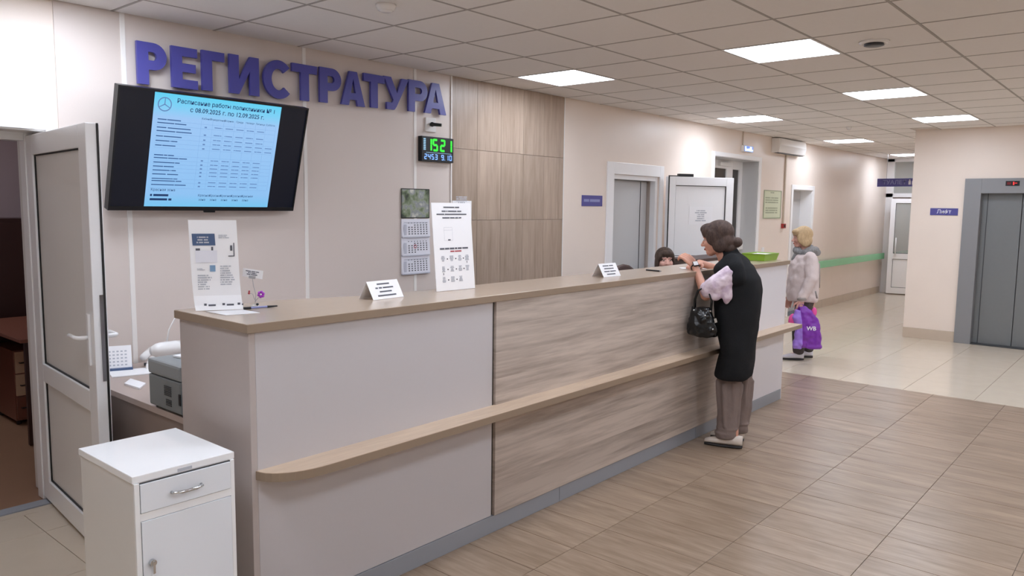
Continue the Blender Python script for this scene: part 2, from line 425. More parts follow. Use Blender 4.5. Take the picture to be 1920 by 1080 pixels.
for x0, y0, x1, y1 in ((XN, YR, 11.10, -1.34), (XN, -1.34, 1.02, 2.41)): struct(MB().box(x0, y0, -.004, x1, y1, -.0005).build('floor_hall', 'beige_tile'))
# ------------------------------------------------------------------ ceiling
GX, GY, T = 2.9625, 2.9035, .6
ce = MB().box(XN-.2, YR-.2, ZC+.012, XF+.2, YW+.1, ZC+.14); ceiling = struct(ce.build('ceiling', 'plaster')); CO = V(ceiling.location)
LIGHTS = [(-3, -2), (3, -2), (9, -2), (15, -2), (21, -2), (-1, 1), (3, 1), (7, 1), (11, 1), (-5, 1), (1, 4), (5, 4), (9, 4), (-3, 4), (0, 7), (6, 7), (10, 7), (-5, 7)]
g = MB(); ylo = GY-.6*5
for i in range(-5, 28): g.box(GX+T*i-.0075, (2.6 if GX+T*i > 11.1 else ylo), ZC-.0012, GX+T*i+.0075, YW, ZC+.012)
for j in range(-2, 6): g.box(GX-3.0, GY-T*j-.0075, ZC-.0010, (11.1 if j > 0 else XF), GY-T*j+.0075, ZC+.012)
g.build('ceiling_grid', 'ceiling_metal', ceiling)
cache = {}
for i in range(-4, 26):
    for j in range(-3, 5):
        x0, y1 = GX+T*i, GY-T*j; y0 = y1-T; x1 = x0+T
        if j == -3: y1 = YW; y0 = GY+2*T
        if (i, j) in LIGHTS or x0 > XF-.3: continue
        if x1 > 11.15 and y0 < 2.55:          # cut tiles along the lift wall and the corridor wall
            if y1 > 2.62: y0 = max(y0, 2.60)
            elif x0 < 11.05: x1 = 11.10
            else: continue
        k = (round(x1-x0, 3), round(y1-y0, 3))
        if k not in cache:
            me = MB().box(-k[0]/2+.009, -k[1]/2+.009, 0, k[0]/2-.009, k[1]/2-.009, .012).mesh('ceiling_tile', .0015); me.materials.append(MATS['ceiling_tile']); cache[k] = me
        inst(cache[k], 'ceiling_tile', V(((x0+x1)/2, (y0+y1)/2, ZC))-CO, ceiling)
lab = {(3, -2): 'square glowing ceiling panel beside the wood tile wall', (9, -2): 'square glowing ceiling panel above the open white door',
       (15, -2): 'square glowing ceiling panel at the mouth of the corridor', (21, -2): 'square glowing ceiling panel deep in the corridor beyond the lift wall',
       (3, 1): 'large square glowing ceiling panel next to the round ceiling vent', (7, 1): 'square glowing ceiling panel between the panel by the round vent and the lift wall',
       (11, 1): 'square glowing ceiling panel closest to the lift wall', (-3, -2): 'square glowing ceiling panel above the open office door'}
fme = None
for (i, j) in LIGHTS:
    x, y = GX+T*(i+.5), GY-T*(j+.5)
    t = thing('ceiling_light', lab.get((i, j), 'unseen square ceiling panel added to light the open front part of the hall away from the desk'), 'ceiling light', (x, y, ZC), group='recessed square ceiling lights')  # panels missing from lab lie out of view, added at like spacing for light
    if not fme:
        m_ = MB(); h = T/2-.004
        for a in (-1, 1): m_.box(a*h, -h, -.003, a*(h-.014), h, .010); m_.box(-h+.014, a*h, -.003, h-.014, a*(h-.014), .010)
        fme = m_.mesh('frame'); fme.materials.append(MATS['white_metal'])
        dme = MB().box(-h+.014, -h+.014, .0, h-.014, h-.014, .008).mesh('diffuser'); dme.materials.append(MATS['lamp_panel'])
    inst(fme, 'frame', (0, 0, 0), t); inst(dme, 'diffuser', (0, 0, 0), t)
# ceiling fittings
def round_vent(x, y, label, r=.09, small=False):
    t = thing('smoke_detector' if small else 'ceiling_vent', label, 'smoke detector' if small else 'vent', (x, y, ZC))
    m_ = MB()
    prof = [(r, 0), (r*.98, -.012), (r*.78, -.03), (r*.5, -.034)] if small else [(r, 0), (r*.97, -.010), (r*.8, -.016), (r*.7, -.014)]
    m_.loft([((0, 0, z), (a, 0, 0), (0, a, 0)) for a, z in prof], 24); m_.build('body', 'ac_white', t, smooth=True, world=False)
    m2 = MB(); z = -.0345 if small else -.026
    m2.loft([((0, 0, z+.014), (r*.62, 0, 0), (0, r*.62, 0)), ((0, 0, z), (r*.66, 0, 0), (0, r*.66, 0)), ((0, 0, z-.004), (r*.5, 0, 0), (0, r*.5, 0))], 20)
    m2.build('sensor' if small else 'cone', 'dark_metal' if not small else 'ac_white', t, smooth=True, world=False)
round_vent(5.10, 1.435, 'round ceiling vent disc with dark rim beside the large square light')
round_vent(2.62, 3.17, 'small white domed smoke detector on the ceiling above the sign letters', .055, True)
round_vent(10.15, 3.15, 'tiny round detector on the ceiling between two lights near the corridor', .032, True)
# ------------------------------------------------------------------ left office doorway
def ringframe(mb, x0, x1, z0, z1, y0, y1, w, bottom=False):
    mb.box(x0, y0, z0, x0+w, y1, z1); mb.box(x1-w, y0, z0, x1, y1, z1); mb.box(x0+w, y0, z1-w, x1-w, y1, z1)
    if bottom: mb.box(x0+w, y0, z0, x1-w, y1, z0+w)
    return mb
tr = struct(MB().box(.30, YW-.012, 2.055, 1.455, YW, 2.15).box(1.40, YW-.012, 0, 1.455, YW, 2.055).build('trim_1', 'pvc_white', bevel=.003))
tr = struct(ringframe(MB(), .42, 1.40, 0, 2.055, 4.66, 4.74, .05).build('trim_2', 'pvc_white', bevel=.004))
MB().box(1.392, 4.74, 0, 1.40, YW+WT, 2.055).box(.42, YW, 2.047, 1.40, YW+WT, 2.055).box(1.392, YW, 0, 1.40, 4.66, 2.047).build('reveal_lining', 'pvc_grey', tr)
MB().box(.425, 4.56, -.006, 1.39, 4.645, .006).build('threshold', 'plinth', tr)
# the open white door leaf, hinged at the right jamb
def leaf_frame(P, Q, z0, z1, th, name, sd):
    """local builder on the vertical plane P->Q; returns function box(s0,s1,z0,z1,t0,t1)"""
    P, Q = V((*P, 0)), V((*Q, 0)); d = (Q-P).normalized(); n = V((d.y, -d.x, 0))*sd
    def bx(mb, s0, s1, a, b, t0, t1):
        mb.obox(P+d*((s0+s1)/2)+n*((t0+t1)/2)+V((0, 0, (a+b)/2)), d*((s1-s0)/2), n*((t1-t0)/2), V((0, 0, (b-a)/2))); return mb
    return bx, d, n, P
def door_leaf(name, P, Q, z0, z1, th, st, rails, panels, side, label=None, gl=None, face=1):
    bx, d, n, P3 = leaf_frame(P, Q, z0, z1, th, name, side); L = (V((*Q, 0))-V((*P, 0))).length
    root = bpy.data.objects.new(name, None); COL.objects.link(root); root.location = (P[0], P[1], 0); root['kind'] = 'structure'
    m_ = MB(); bx(m_, 0, st, z0, z1, 0, th); bx(m_, L-st, L, z0, z1, 0, th)
    for a, b in rails: bx(m_, st, L-st, a, b, 0, th)
    m_.build('leaf_frame', 'pvc_white', root, bevel=.004)
    for a, b, mt in panels:
        bx(MB(), st-.002, L-st+.002, a, b, th*.3, th*.7).build('door_panel', mt, root)
        g_ = MB(); w_ = .007
        for t0, t1 in ((th*.18, th*.3), (th*.7, th*.82)):
            bx(g_, st, L-st, b-w_, b, t0, t1); bx(g_, st, L-st, a, a+w_, t0, t1); bx(g_, st, st+w_, a, b, t0, t1); bx(g_, L-st-w_, L-st, a, b, t0, t1)
        g_.build('gasket', 'gasket', root)
    return root, bx, d, n, P3, L
door1, bx, d, n, P3, L = door_leaf('door_1', (1.355, 4.655), (1.262, 3.60), .02, 2.03, .06, .115, [(.02, .135), (.70, .80), (1.925, 2.03)], [(.135, .70, 'pvc_grey'), (.80, 1.925, 'pvc_grey')], -1)
bx(MB(), L, L+.004, .02, 2.03, .045, .054).build('seal', 'gasket', door1)
bx(MB(), L, L+.003, .86, 1.26, .028, .048).build('lock_plate', 'chrome', door1)
for t0, sg in ((0, -1), (.06, 1)):
    h_ = MB(); bx(h_, L-.075, L-.045, .93, 1.17, t0, t0+sg*.012); hp = h_.build('handle_plate', 'pvc_white', door1, bevel=.004)
    c = P3+d*(L-.06)+n*(t0+sg*.012)+V((0, 0, 1.06))
    MB().tube([c, c+n*sg*.035, c+n*sg*.045-d*.02, c+n*sg*.045-d*.12], .010, 10).build('lever', 'pvc_white', hp, smooth=True)
# office behind it
struct(MB().box(-.6, YW+.02, -.1, 3.2, 8.2, -.0065).build('floor_office', 'brown_floor'))
struct(MB().box(-.6, 8.0, 0, 3.2, 8.2, 2.8).build('wall_office_back', 'mauve'))
struct(MB().box(3.0, YW+WT, 0, 3.2, 8.0, 2.8).build('wall_office_right', 'mauve'))
struct(MB().box(-.8, YW+WT, 0, -.6, 8.0, 2.8).build('wall_office_left', 'mauve'))
struct(MB().box(-.8, YW+WT, 2.75, 3.2, 8.2, 2.85).build('ceiling_office', 'plaster'))
t = thing('ceiling_light', 'ceiling lamp inside the side office', 'ceiling light', (1.0, 6.6, 2.75)); MB().box(.7, 6.3, 2.735, 1.3, 6.9, 2.75).build('frame', 'white_metal', t); MB().box(.73, 6.33, 2.730, 1.27, 6.87, 2.736).build('diffuser', 'lamp_panel', t)
t = thing('tall_cabinet', 'tall dark brown cabinet standing inside the side office', 'cabinet', (1.9, 7.4, 0))
MB().box(1.15, 7.2, .0, 2.65, 7.65, 1.535).build('body', 'brown_dark', t, bevel=.004)
for a in (1.16, 1.66, 2.16):
    dd = MB().box(a, 7.182, .06, a+.48, 7.2, 1.50).build('cabinet_door', 'brown_dark', t, bevel=.003)
    MB().box(a+.44, 7.165, .85, a+.452, 7.182, .97).build('handle', 'dark_metal', dd)
t = thing('desk', 'reddish brown office desk inside the side office', 'desk', (2.2, 6.3, 0))
MB().box(1.60, 5.75, .725, 2.85, 6.95, .75).build('desktop', 'brown_desk', t, bevel=.004)
MB().box(2.78, 5.78, 0, 2.81, 6.93, .725).box(1.66, 6.905, .3, 2.78, 6.925, .725).build('desk_frame', 'brown_dark', t)
for x_, y_ in ((1.64, 5.80), (1.64, 6.88)): MB().box(x_, y_, 0, x_+.03, y_+.03, .725).build('leg', 'brown_dark', t)
t = thing('drawer_unit', 'pale wooden drawer unit under the reddish brown office desk', 'drawers', (1.97, 6.65, 0))
MB().box(1.745, 6.42, .03, 2.17, 6.88, .565).build('body', 'brown_desk', t, bevel=.003)
for x_ in (1.77, 2.13):
    for y_ in (6.45, 6.84): MB().cyl((x_, y_, 0), (x_, y_, .03), .018).build('castor', 'black_plastic', t)
for k, mt in enumerate(('brown_desk', 'maple', 'maple')):
    z = .05+k*.172; dr = MB().box(1.752, 6.402, z, 2.163, 6.42, z+.162).build('drawer', mt, t, bevel=.003)
    MB().tube([(1.78, 6.402, z+.08), (1.78, 6.385, z+.08), (1.90, 6.385, z+.08), (1.90, 6.402, z+.08)], .005).build('handle', 'dark_metal', dr)
# ------------------------------------------------------------------ door 2 (grey, beside the blue plate) and its open white leaf
tr = struct(MB().box(6.71, YW-.014, 0, 6.84, YW, 2.165).box(7.80, YW-.014, 0, 7.885, YW, 2.165).box(6.84, YW-.014, 2.04, 7.80, YW, 2.165).build('trim_3', 'pvc_white', bevel=.003))
ringframe(MB(), 6.84, 7.80, 0, 2.04, YW+.02, YW+.09, .05).build('door_frame', 'pvc_white', tr, bevel=.004)
d2 = struct(MB().box(6.90, YW+.13, .005, 7.74, YW+.17, 1.985).build('door_2', 'door_grey'))
MB().box(7.60, YW+.125, .02, 7.606, YW+.131, 1.98).build('edge_strip', 'gasket', d2)
struct(MB().box(6.84, YW+.17, 0, 7.80, YW+.2, 2.04).build('wall_door_back', 'door_grey'))
A2 = math.radians(30); hx, hy = 7.885, 4.452
q2 = (hx+.89*math.cos(A2), hy-.89*math.sin(A2))
leaf, bx, d, n, P3, L = door_leaf('door_4', (hx, hy), q2, .02, 2.05, .06, .10, [(.02, .14), (1.03, 1.125), (1.95, 2.05)], [(.14, 1.03, 'pvc_white'), (1.125, 1.95, 'pvc_white')], 1)
bx(MB(), 0, .012, .02, 2.05, .06, .068).build('seal', 'gasket', leaf)
cl = MB(); bx(cl, .14, .34, 2.05, 2.085, .01, .05); bx(cl, .02, .18, 2.052, 2.064, .02, .035); cl.build('door_closer', 'black_plastic', leaf, bevel=.004)
o0 = P3+d*.30+n*(.06*.7+.002 if n.y < 0 else .06*.3-.002)+V((0, 0, 1.70)); sN = n if n.y < 0 else -n
t = thing('paper_notice', 'white paper notice in a clear sleeve taped on the open white door', 'notice', tuple(o0-V((0, 0, .2))))
MB().obox(o0+d*.16+V((0, 0, -.1))+sN*.001, d*.16, sN*.0008, V((0, 0, .105))).build('sheet', 'paper', t)
pm = MB(); bars(pm, o0+d*.06+V((0, 0, -.03))+sN*.0025, d, V((0, 0, 1)), .2, .14, 6, align='C'); pm.build('print', 'paper_light', t)
# ------------------------------------------------------------------ niche with glazed door
tr = struct(MB().box(9.10, YW-.012, 0, 9.18, YW, 2.42).box(10.57, YW-.012, 0, 10.65, YW, 2.42).box(9.18, YW-.012, 2.365, 10.57, YW, 2.42).build('trim_4', 'pvc_white', bevel=.003))
MB().box(10.56, YW, 0, 10.57, YW+.24, 2.365).box(9.18, YW, 0, 9.19, YW+.24, 2.365).box(9.19, YW, 2.355, 10.56, YW+.24, 2.365).build('reveal_lining', 'door_grey', tr)
w1 = bpy.data.objects.new('window_1', None); COL.objects.link(w1); w1.location = (9.87, YW+.26, 0); w1['kind'] = 'structure'
m_ = MB(); y0, y1 = YW+.235, YW+.30
for a, b in ((9.19, 9.30), (10.05, 10.24), (10.46, 10.56)): m_.box(a, y0, 0, b, y1, 2.355)
for a, b in ((9.30, 10.05), (10.24, 10.46)):
    for z0, z1 in ((0, .12), (.95, 1.05), (2.24, 2.355)): m_.box(a, y0, z0, b, y1, z1)
m_.box(9.30, y0, 2.02, 10.05, y1, 2.10)
m_.build('window_frame', 'pvc_white', w1, bevel=.004)
for a, b, c_, e in ((9.30, 10.05, 2.10, 2.24), (9.30, 10.05, 1.05, 2.02), (10.24, 10.46, 1.05, 2.24)): MB().box(a, y0+.02, c_, b, y0+.03, e).build('pane', 'dark_glass', w1)
for a, b in ((9.30, 10.05), (10.24, 10.46)): MB().box(a, y0+.02, .12, b, y0+.03, .95).build('door_panel', 'pvc_grey', w1)
MB().box(9.75, y0-.05, 2.27, 10.1, y0, 2.32).build('door_closer', 'white_metal', w1, bevel=.004)
struct(MB().box(9.1, YW+WT-.05, 0, 10.65, YW+WT, 2.4).build('wall_niche', 'plaster'))
# ------------------------------------------------------------------ corridor doorway 3
tr = struct(MB().box(11.83, YW-.014, 0, 11.90, YW, 2.07).box(12.75, YW-.014, 0, 12.82, YW, 2.07).box(11.90, YW-.014, 2.0, 12.75, YW, 2.07).build('trim_5', 'pvc_white', bevel=.003))
MB().box(12.742, YW, 0, 12.75, YW+.2, 2.0).box(11.90, YW, 0, 11.908, YW+.2, 2.0).box(11.908, YW, 1.992, 12.742, YW+.2, 2.0).build('reveal_lining', 'pvc_white', tr)
d3 = struct(MB().box(11.91, YW+.19, .005, 12.74, YW+.23, 1.99).build('door_3', 'door_grey'))
MB().tube([(12.0, YW+.19, 1.0), (12.0, YW+.15, 1.0), (12.1, YW+.15, 1.0)], .01).build('handle', 'chrome', d3)
# ------------------------------------------------------------------ corridor end partition with glazed doors
w2 = bpy.data.objects.new('window_2', None); COL.objects.link(w2); w2.location = (17.0, 3.5, 0); w2['kind'] = 'structure'
m_ = MB()
for y in (4.40, 3.50, 2.60): m_.box(16.96, y-(0 if y < 2.7 else .045), 0, 17.04, y+.045+(.045 if y > 4.3 else 0), ZC)
m_.box(16.96, 2.6, 1.96, 17.04, 4.49, 2.04); m_.box(16.96, 2.6, ZC-.06, 17.04, 4.49, ZC)
m_.build('window_frame', 'pvc_white', w2, bevel=.004)
for a, b in ((3.545, 4.355), (2.645, 3.455)): MB().box(16.995, a, 2.04, 17.005, b, ZC-.06).build('pane', 'glass', w2)
leaf5, bx, d, n, P3, L = door_leaf('door_5', (16.90, 3.47), (16.70, 4.31), .02, 1.93, .05, .09, [(.02, .14), (.72, .83), (1.84, 1.93)], [(.14, .72, 'pvc_white'), (.83, 1.84, 'glass')], -1)
for sd in (0.05, 0.0):
    o_ = P3+d*(L-.13)+n*sd; k_ = n if sd > 0 else -n
    MB().tube([o_+V((0, 0, .82)), o_+k_*.05+V((0, 0, .82)), o_+k_*.05+V((0, 0, 1.14)), o_+V((0, 0, 1.14))], .012).build('pull_handle', 'pvc_white', leaf5, smooth=True)
leaf6 = door_leaf('door_6', (16.97, 2.66), (16.97, 3.44), .02, 1.93, .05, .09, [(.02, .14), (.72, .83), (1.84, 1.93)], [(.14, .72, 'pvc_white'), (.83, 1.84, 'glass')], -1)
# ------------------------------------------------------------------ pixel helpers: a photo pixel met with a known plane
def ray(x, y): return _f+_r*((x-960)/F_PX)-_u*((y-540)/F_PX)
def onz(x, y, z): d = ray(x, y); return CAM+d*((z-CAM.z)/d.z)
def ony(x, y, Y=YW): d = ray(x, y); return CAM+d*((Y-CAM.y)/d.y)
def onx(x, y, X): d = ray(x, y); return CAM+d*((X-CAM.x)/d.x)
Z3 = V((0, 0, 1)); X3 = V((1, 0, 0)); Y3 = V((0, 1, 0))
# ================================================================== RECEPTION COUNTER
CX0, CX1, CF, CTOP = 1.375, 6.58, 2.48, 1.24
t = counter = thing('reception_counter', 'long reception counter with grey, oak and white front panels and a ledge', 'counter', (4.0, 2.7, 0))
MB().box(CX0, CF, .0, CX0+.026, 3.012, 1.205).build('end_panel', 'counter_end', t, bevel=.002)
MB().box(CX0+.026, CF, .092, 2.722, CF+.025, 1.205).build('front_panel', 'counter_grey', t, bevel=.002)
MB().box(2.722, CF+.008, .092, 2.736, CF+.03, 1.205).build('groove', 'groove', t)
MB().box(2.736, CF-.012, .092, 5.29, CF+.02, 1.205).build('oak_panel', 'oak_front', t, bevel=.002)
MB().box(5.292, CF, .092, CX1-.02, CF+.025, 1.205).build('front_panel', 'counter_white', t, bevel=.002)
MB().box(CX1-.02, CF, 0.0, CX1, 2.88, 1.205).build('end_panel', 'counter_white', t, bevel=.002)
for a, b in ((CX0+.026, 3.30), (3.302, 4.95), (4.952, CX1-.02)): MB().box(a, CF-.004, 0, b, CF+.014, .09).build('plinth', 'plinth', t, bevel=.002)
MB().box(CX0+.026, 2.86, .0, CX1-.02, 2.88, 1.205).build('back_panel', 'counter_grey', t)
# ledge with a rounded near end
pts = [(CX1+.10, CF), (CX1+.10, 2.36)]
pts += [(1.62+.0-.225*math.sin(a), 2.475-.135*math.cos(a)) for a in [math.pi/2*k/10 for k in range(11)]]
pts[-1] = (1.393, CF)
lg = MB(); lg.prism(pts, (0, 0, .640), X3, Y3, (0, 0, .036)); lg.build('ledge', 'shelf_oak', t, bevel=.002)
eb = MB(); e2 = pts[1:]
for a, b in zip(e2, e2[1:]):
    a_, b_ = V((*a, 0)), V((*b, 0)); dd = (b_-a_).normalized(); nn = V((-dd.y, dd.x, 0))
    if nn.dot(V((2.5, 2.6, 0))-a_) > 0: nn = -nn
    eb.add([a_+nn*.0015+Z3*.641, b_+nn*.0015+Z3*.641, b_+nn*.0015+Z3*.674, a_+nn*.0015+Z3*.674], [(0, 1, 2, 3)])
eb.build('edge_band', 'slab_edge', t)
# worktop: one continuous slab with a short return at the near end
pts = [(CX0-.012, CF-.015), (CX1+.02, CF-.015), (CX1+.02, 2.885), (2.30, 2.885), (1.85, 3.03), (CX0-.012, 3.03)]
sl = MB().prism(pts, (0, 0, 1.2055), X3, Y3, (0, 0, CTOP-1.2055)).build('countertop', 'slab', bevel=.002)
tag(sl, 'long taupe laminate countertop on the reception counter', 'countertop')
eb = MB().box(CX0-.0135, CF-.0165, 1.2075, CX1+.0215, CF-.015, 1.238).box(CX0-.0135, CF-.015, 1.2075, CX0-.012, 3.03, 1.238).box(CX1+.02, CF-.015, 1.2075, CX1+.0215, 2.885, 1.238)
eb.build('edge_band', 'slab_edge', sl)
# inner desk on the wall side
t = thing('work_desk', 'taupe work desk along the wall behind the reception counter', 'desk', (2.2, 3.9, 0))
MB().box(1.44, 3.03, .715, 3.4, YW-.03, .745).build('desktop', 'desk_taupe', t, bevel=.002)
MB().box(1.455, 3.05, 0, 1.475, YW-.05, .715).build('side_panel', 'desk_panel', t)
MB().box(3.36, 3.05, 0, 3.38, YW-.05, .715).build('side_panel', 'desk_panel', t)
# ================================================================== WHITE METAL CABINET
t = thing('bedside_cabinet', 'white metal cabinet with one drawer and a locked door beside the counter end', 'cabinet', (1.08, 2.62, 0))
x0, x1, y0, y1 = .905, 1.262, 2.40, 2.84
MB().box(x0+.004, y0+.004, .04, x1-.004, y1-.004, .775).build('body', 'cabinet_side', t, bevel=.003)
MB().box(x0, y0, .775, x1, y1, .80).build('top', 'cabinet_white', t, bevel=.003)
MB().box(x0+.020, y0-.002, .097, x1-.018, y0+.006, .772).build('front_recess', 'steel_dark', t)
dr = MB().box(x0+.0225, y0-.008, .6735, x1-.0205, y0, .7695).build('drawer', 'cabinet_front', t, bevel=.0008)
MB().tube([(1.028, y0-.008, .718), (1.030, y0-.022, .718), (1.055, y0-.030, .717), (1.105, y0-.030, .717), (1.130, y0-.022, .718), (1.132, y0-.008, .718)], [.005, .005, .0055, .0055, .005, .005], 10).build('handle', 'chrome', dr, smooth=True)
dd = MB().box(x0+.0225, y0-.008, .10, x1-.0205, y0, .6435).build('cabinet_door', 'cabinet_front', t, bevel=.0008)
k = MB(); k.cyl((.955, y0-.008, .50), (.955, y0-.022, .50), .011); k.box(.951, y0-.026, .465, .959, y0-.020, .505); k.build('lock', 'chrome', dd)
MB().box(x0+.0205, y0-.005, .6455, x1-.0185, y0, .6715).build('rail', 'cabinet_white', t)
for a in ((x0+.004, x0+.0205), (x1-.0185, x1-.004)): MB().box(a[0], y0-.005, .06, a[1], y0+.006, .7745).build('stile', 'cabinet_white', t, bevel=.001)
MB().box(1.055, y0-.0015, .779, 1.105, y0, .789).build('name_plate', 'paper_light', t)
for a in (x0+.03, x1-.03):
    for b in (y0+.03, y1-.03): MB().cyl((a, b, 0), (a, b, .042), .015).build('foot', 'black_plastic', t)
# ================================================================== WALL SIGN LETTERS
EXT = [(1.872, 2.042), (2.07, 2.228), (2.257, 2.403), (2.435, 2.639), (2.67, 2.88), (2.884, 3.081), (3.102, 3.281), (3.281, 3.49), (3.48, 3.675), (3.667, 3.911), (3.911, 4.106), (4.077, 4.31)]
def arcp(cx, cy, rx, ry, a0, a1, n=10): return [(cx+rx*math.cos(a0+(a1-a0)*i/n), cy+ry*math.sin(a0+(a1-a0)*i/n)) for i in range(n+1)]
H = math.pi/2
S = .27   # stem width, as a share of letter height 1
def glyph(ch, w):
    """outlines in a box w x 1; list of simple polygons that touch"""
    if ch == 'Р':
        ro, ri = .32, .10; cx = w-ro
        return [[(0, 0), (S, 0), (S, 1), (0, 1)], [(S, 1)]+[(cx, 1)]+arcp(cx, .68, ro, .32, H, -H, 14)[1:]+[(S, .36), (S, .58), (cx-.02, .58)]+arcp(cx-.02, .68, ri, .10, -H, H, 8)[1:]+[(S, .78)]]
    if ch == 'Е': return [[(0, 0), (w, 0), (w, .22), (S, .22), (S, .40), (w*.93, .40), (w*.93, .61), (S, .61), (S, .78), (w, .78), (w, 1), (0, 1)]]
    if ch == 'Г': return [[(0, 0), (S, 0), (S, .77), (w, .77), (w, 1), (0, 1)]]
    if ch == 'И': return [[(0, 0), (S*.98, 0), (w-S, .62), (w-S, 0), (w, 0), (w, 1), (w-S*.98, 1), (S, .38), (S, 1), (0, 1)]]
    if ch == 'С':
        o = arcp(.5, .5, .5, .52, math.radians(42), math.radians(318), 26); i = arcp(.5, .5, .235, .29, math.radians(318), math.radians(42), 22)
        return [[(x*w*1.06, y) for x, y in o+i]]
    if ch == 'Т': return [[(w/2-S/2, 0), (w/2+S/2, 0), (w/2+S/2, .77), (w, .77), (w, 1), (0, 1), (0, .77), (w/2-S/2, .77)]]
    if ch == 'А': return [[(0, 0), (S*1.02, 0), (w*.33, .17), (w*.67, .17), (w-S*1.02, 0), (w, 0), (w*.66, 1), (w*.34, 1)]]
    if ch == 'У': return [[(w*.12, 0), (w*.42, 0), (w*.5, .1), (w, 1), (w-S*1.08, 1), (w*.53, .52), (S*1.08, 1), (0, 1), (w*.38, .30), (w*.33, .215), (w*.12, .215)]]
sg = thing('wall_sign', 'raised blue block letters reading РЕГИСТРАТУРА high on the wall', 'sign', (3.09, YW, 2.36))
for k, (ch, (a, b)) in enumerate(zip('РЕГИСТРАТУРА', EXT)):
    hh = .238; z0 = 2.352+.058*(a-1.87)/2.4; m_ = MB(); wd = (b-a)/hh
    for pl in glyph(ch, wd): m_.prism(pl, (a, YW-.030, z0), X3*hh, Z3*hh, (0, -.020, 0))
    if ch == 'А':   # counter of the letter А is cut out
        m_ = MB(); ol = [(0, 0), (S*1.02, 0), (wd*.335, .17), (wd*.665, .17), (wd-S*1.02, 0), (wd, 0), (wd*.66, 1), (wd*.34, 1)]
        for pl in ([(0, 0), (S*1.02, 0), (wd*.5, .80), (wd*.5, 1), (wd*.34, 1)], [(wd, 0), (wd*.66, 1), (wd*.5, 1), (wd*.5, .80), (wd-S*1.02, 0)], [(wd*.30, .17), (wd*.70, .17), (wd*.63, .37), (wd*.37, .37)]):
            m_.prism(pl, (a, YW-.030-.0002*len(pl), z0), X3*hh, Z3*hh, (0, -.020, 0))
    lt = m_.build('letter', 'letter_blue', sg)
    sx, sz = {'Т': (.5, .45), 'А': (.5, .27), 'У': (.5, .40), 'С': (.12, .5)}.get(ch, (.13/wd, .5))
    MB().cyl((a+(b-a)*sx, YW-.006, z0+hh*sz), (a+(b-a)*sx, YW-.031, z0+hh*sz), .006, n=8).build('spacer', 'white_metal', lt)
# ================================================================== TELEVISION
c0 = V((2.257, 4.304, 1.966)); tw = 1.198; th = tw*.575; tilt, yaw = .284, .022
tx = V((math.cos(yaw), math.sin(yaw), 0)); tn0 = V((math.sin(yaw), -math.cos(yaw), 0))
tu = Z3*math.cos(tilt)+tn0*math.sin(tilt); tn = tx.cross(tu)
tv = thing('television', 'large black wall television tilted down showing a pale blue timetable', 'television', tuple(c0-tu*th/2))
MB().obox(c0-tn*.030, tx*tw/2, tu*th/2, tn*.018).build('housing', 'black_plastic', tv, bevel=.004)
MB().obox(c0-tn*.060+V((0, 0, -.05)), tx*.30, tu*.18, tn*.02).obox(c0+V((0, .100, .06)), tx*.12, Z3*.05, Y3*.035).build('wall_bracket', 'black_matt', tv)
fr_ = MB(); bw = .010
for s_ in (-1, 1): fr_.obox(c0+tx*s_*(tw/2-bw/2)-tn*.006, tx*bw/2, tu*th/2, tn*.008)
fr_.obox(c0+tu*(th/2-bw/2)-tn*.006, tx*(tw/2-bw), tu*bw/2, tn*.008); fr_.obox(c0-tu*(th/2-.012)-tn*.006, tx*(tw/2-bw), tu*.012, tn*.008); fr_.build('bezel', 'black_plastic', tv)
MB().obox(c0-tu*(th/2+.004), tx*.035, tu*.006, tn*.006).build('logo_bar', 'black_plastic', tv)
emis('screen_black', '16264a', .05)
MB().obox(c0-tn*.008, tx*(tw/2-bw), tu*(th/2-bw), tn*.004).build('screen', 'screen_black', tv)
def screen_mat():
    m = bpy.data.materials.new('screen_slide'); m.use_nodes = True; nt = m.node_tree; b = nt.nodes['Principled BSDF']
    tc = nt.nodes.new('ShaderNodeTexCoord'); sp = nt.nodes.new('ShaderNodeSeparateXYZ'); r = nt.nodes.new('ShaderNodeValToRGB')
    nt.links.new(tc.outputs['Generated'], sp.inputs[0]); nt.links.new(sp.outputs['Z'], r.inputs[0])
    e = r.color_ramp.elements; e[0].position = 0; e[0].color = lin('76c4ef'); e[1].position = 1; e[1].color = lin('5fd0f2')
    for p, c in ((.12, '8fc2f2'), (.8, '9cc6f4'), (.9, '7ccff5')): q = e.new(p); q.color = lin(c)
    b.inputs['Base Color'].default_value = (0, 0, 0, 1); b.inputs['Roughness'].default_value = .2
    nt.links.new(r.outputs[0], b.inputs['Emission Color']); b.inputs['Emission Strength'].default_value = .42
    MATS['screen_slide'] = m
screen_mat()
sw, sh = .800, th-2*bw-.016; sc = c0+tu*.004; so = sc-tn*.0030
sl_ = MB().obox(so, tx*sw/2, tu*sh/2, tn*.0005).build('slide', 'screen_slide', tv)
emis('ink_navy', '1f4580', .25); emis('ink_mid', '6f97d0', .32); emis('ink_row', '3f6aa8', .28); emis('ink_line', '86b4ea', .36)
def sp_(u, v): return so+tx*(sw*(u-.5))+tu*(sh*(.5-v))+tn*.0012
text(sl_, 'Расписание работы поликлиники № 1', sp_(.555, .055), tx, tu, .0345, 'ink_navy', bold=.012)
text(sl_, 'с 08.09.2025 г. по 12.09.2025 г.', sp_(.56, .12), tx, tu, .036, 'ink_navy', bold=.012)
for k, s_ in enumerate(('Кабинет', 'Понедельник', 'Вторник', 'Среда', 'Четверг', 'Пятница', 'Суббота')): text(sl_, s_, sp_(.395+.088*k, .185), tx, tu, .0155, 'ink_navy')
m_ = MB()
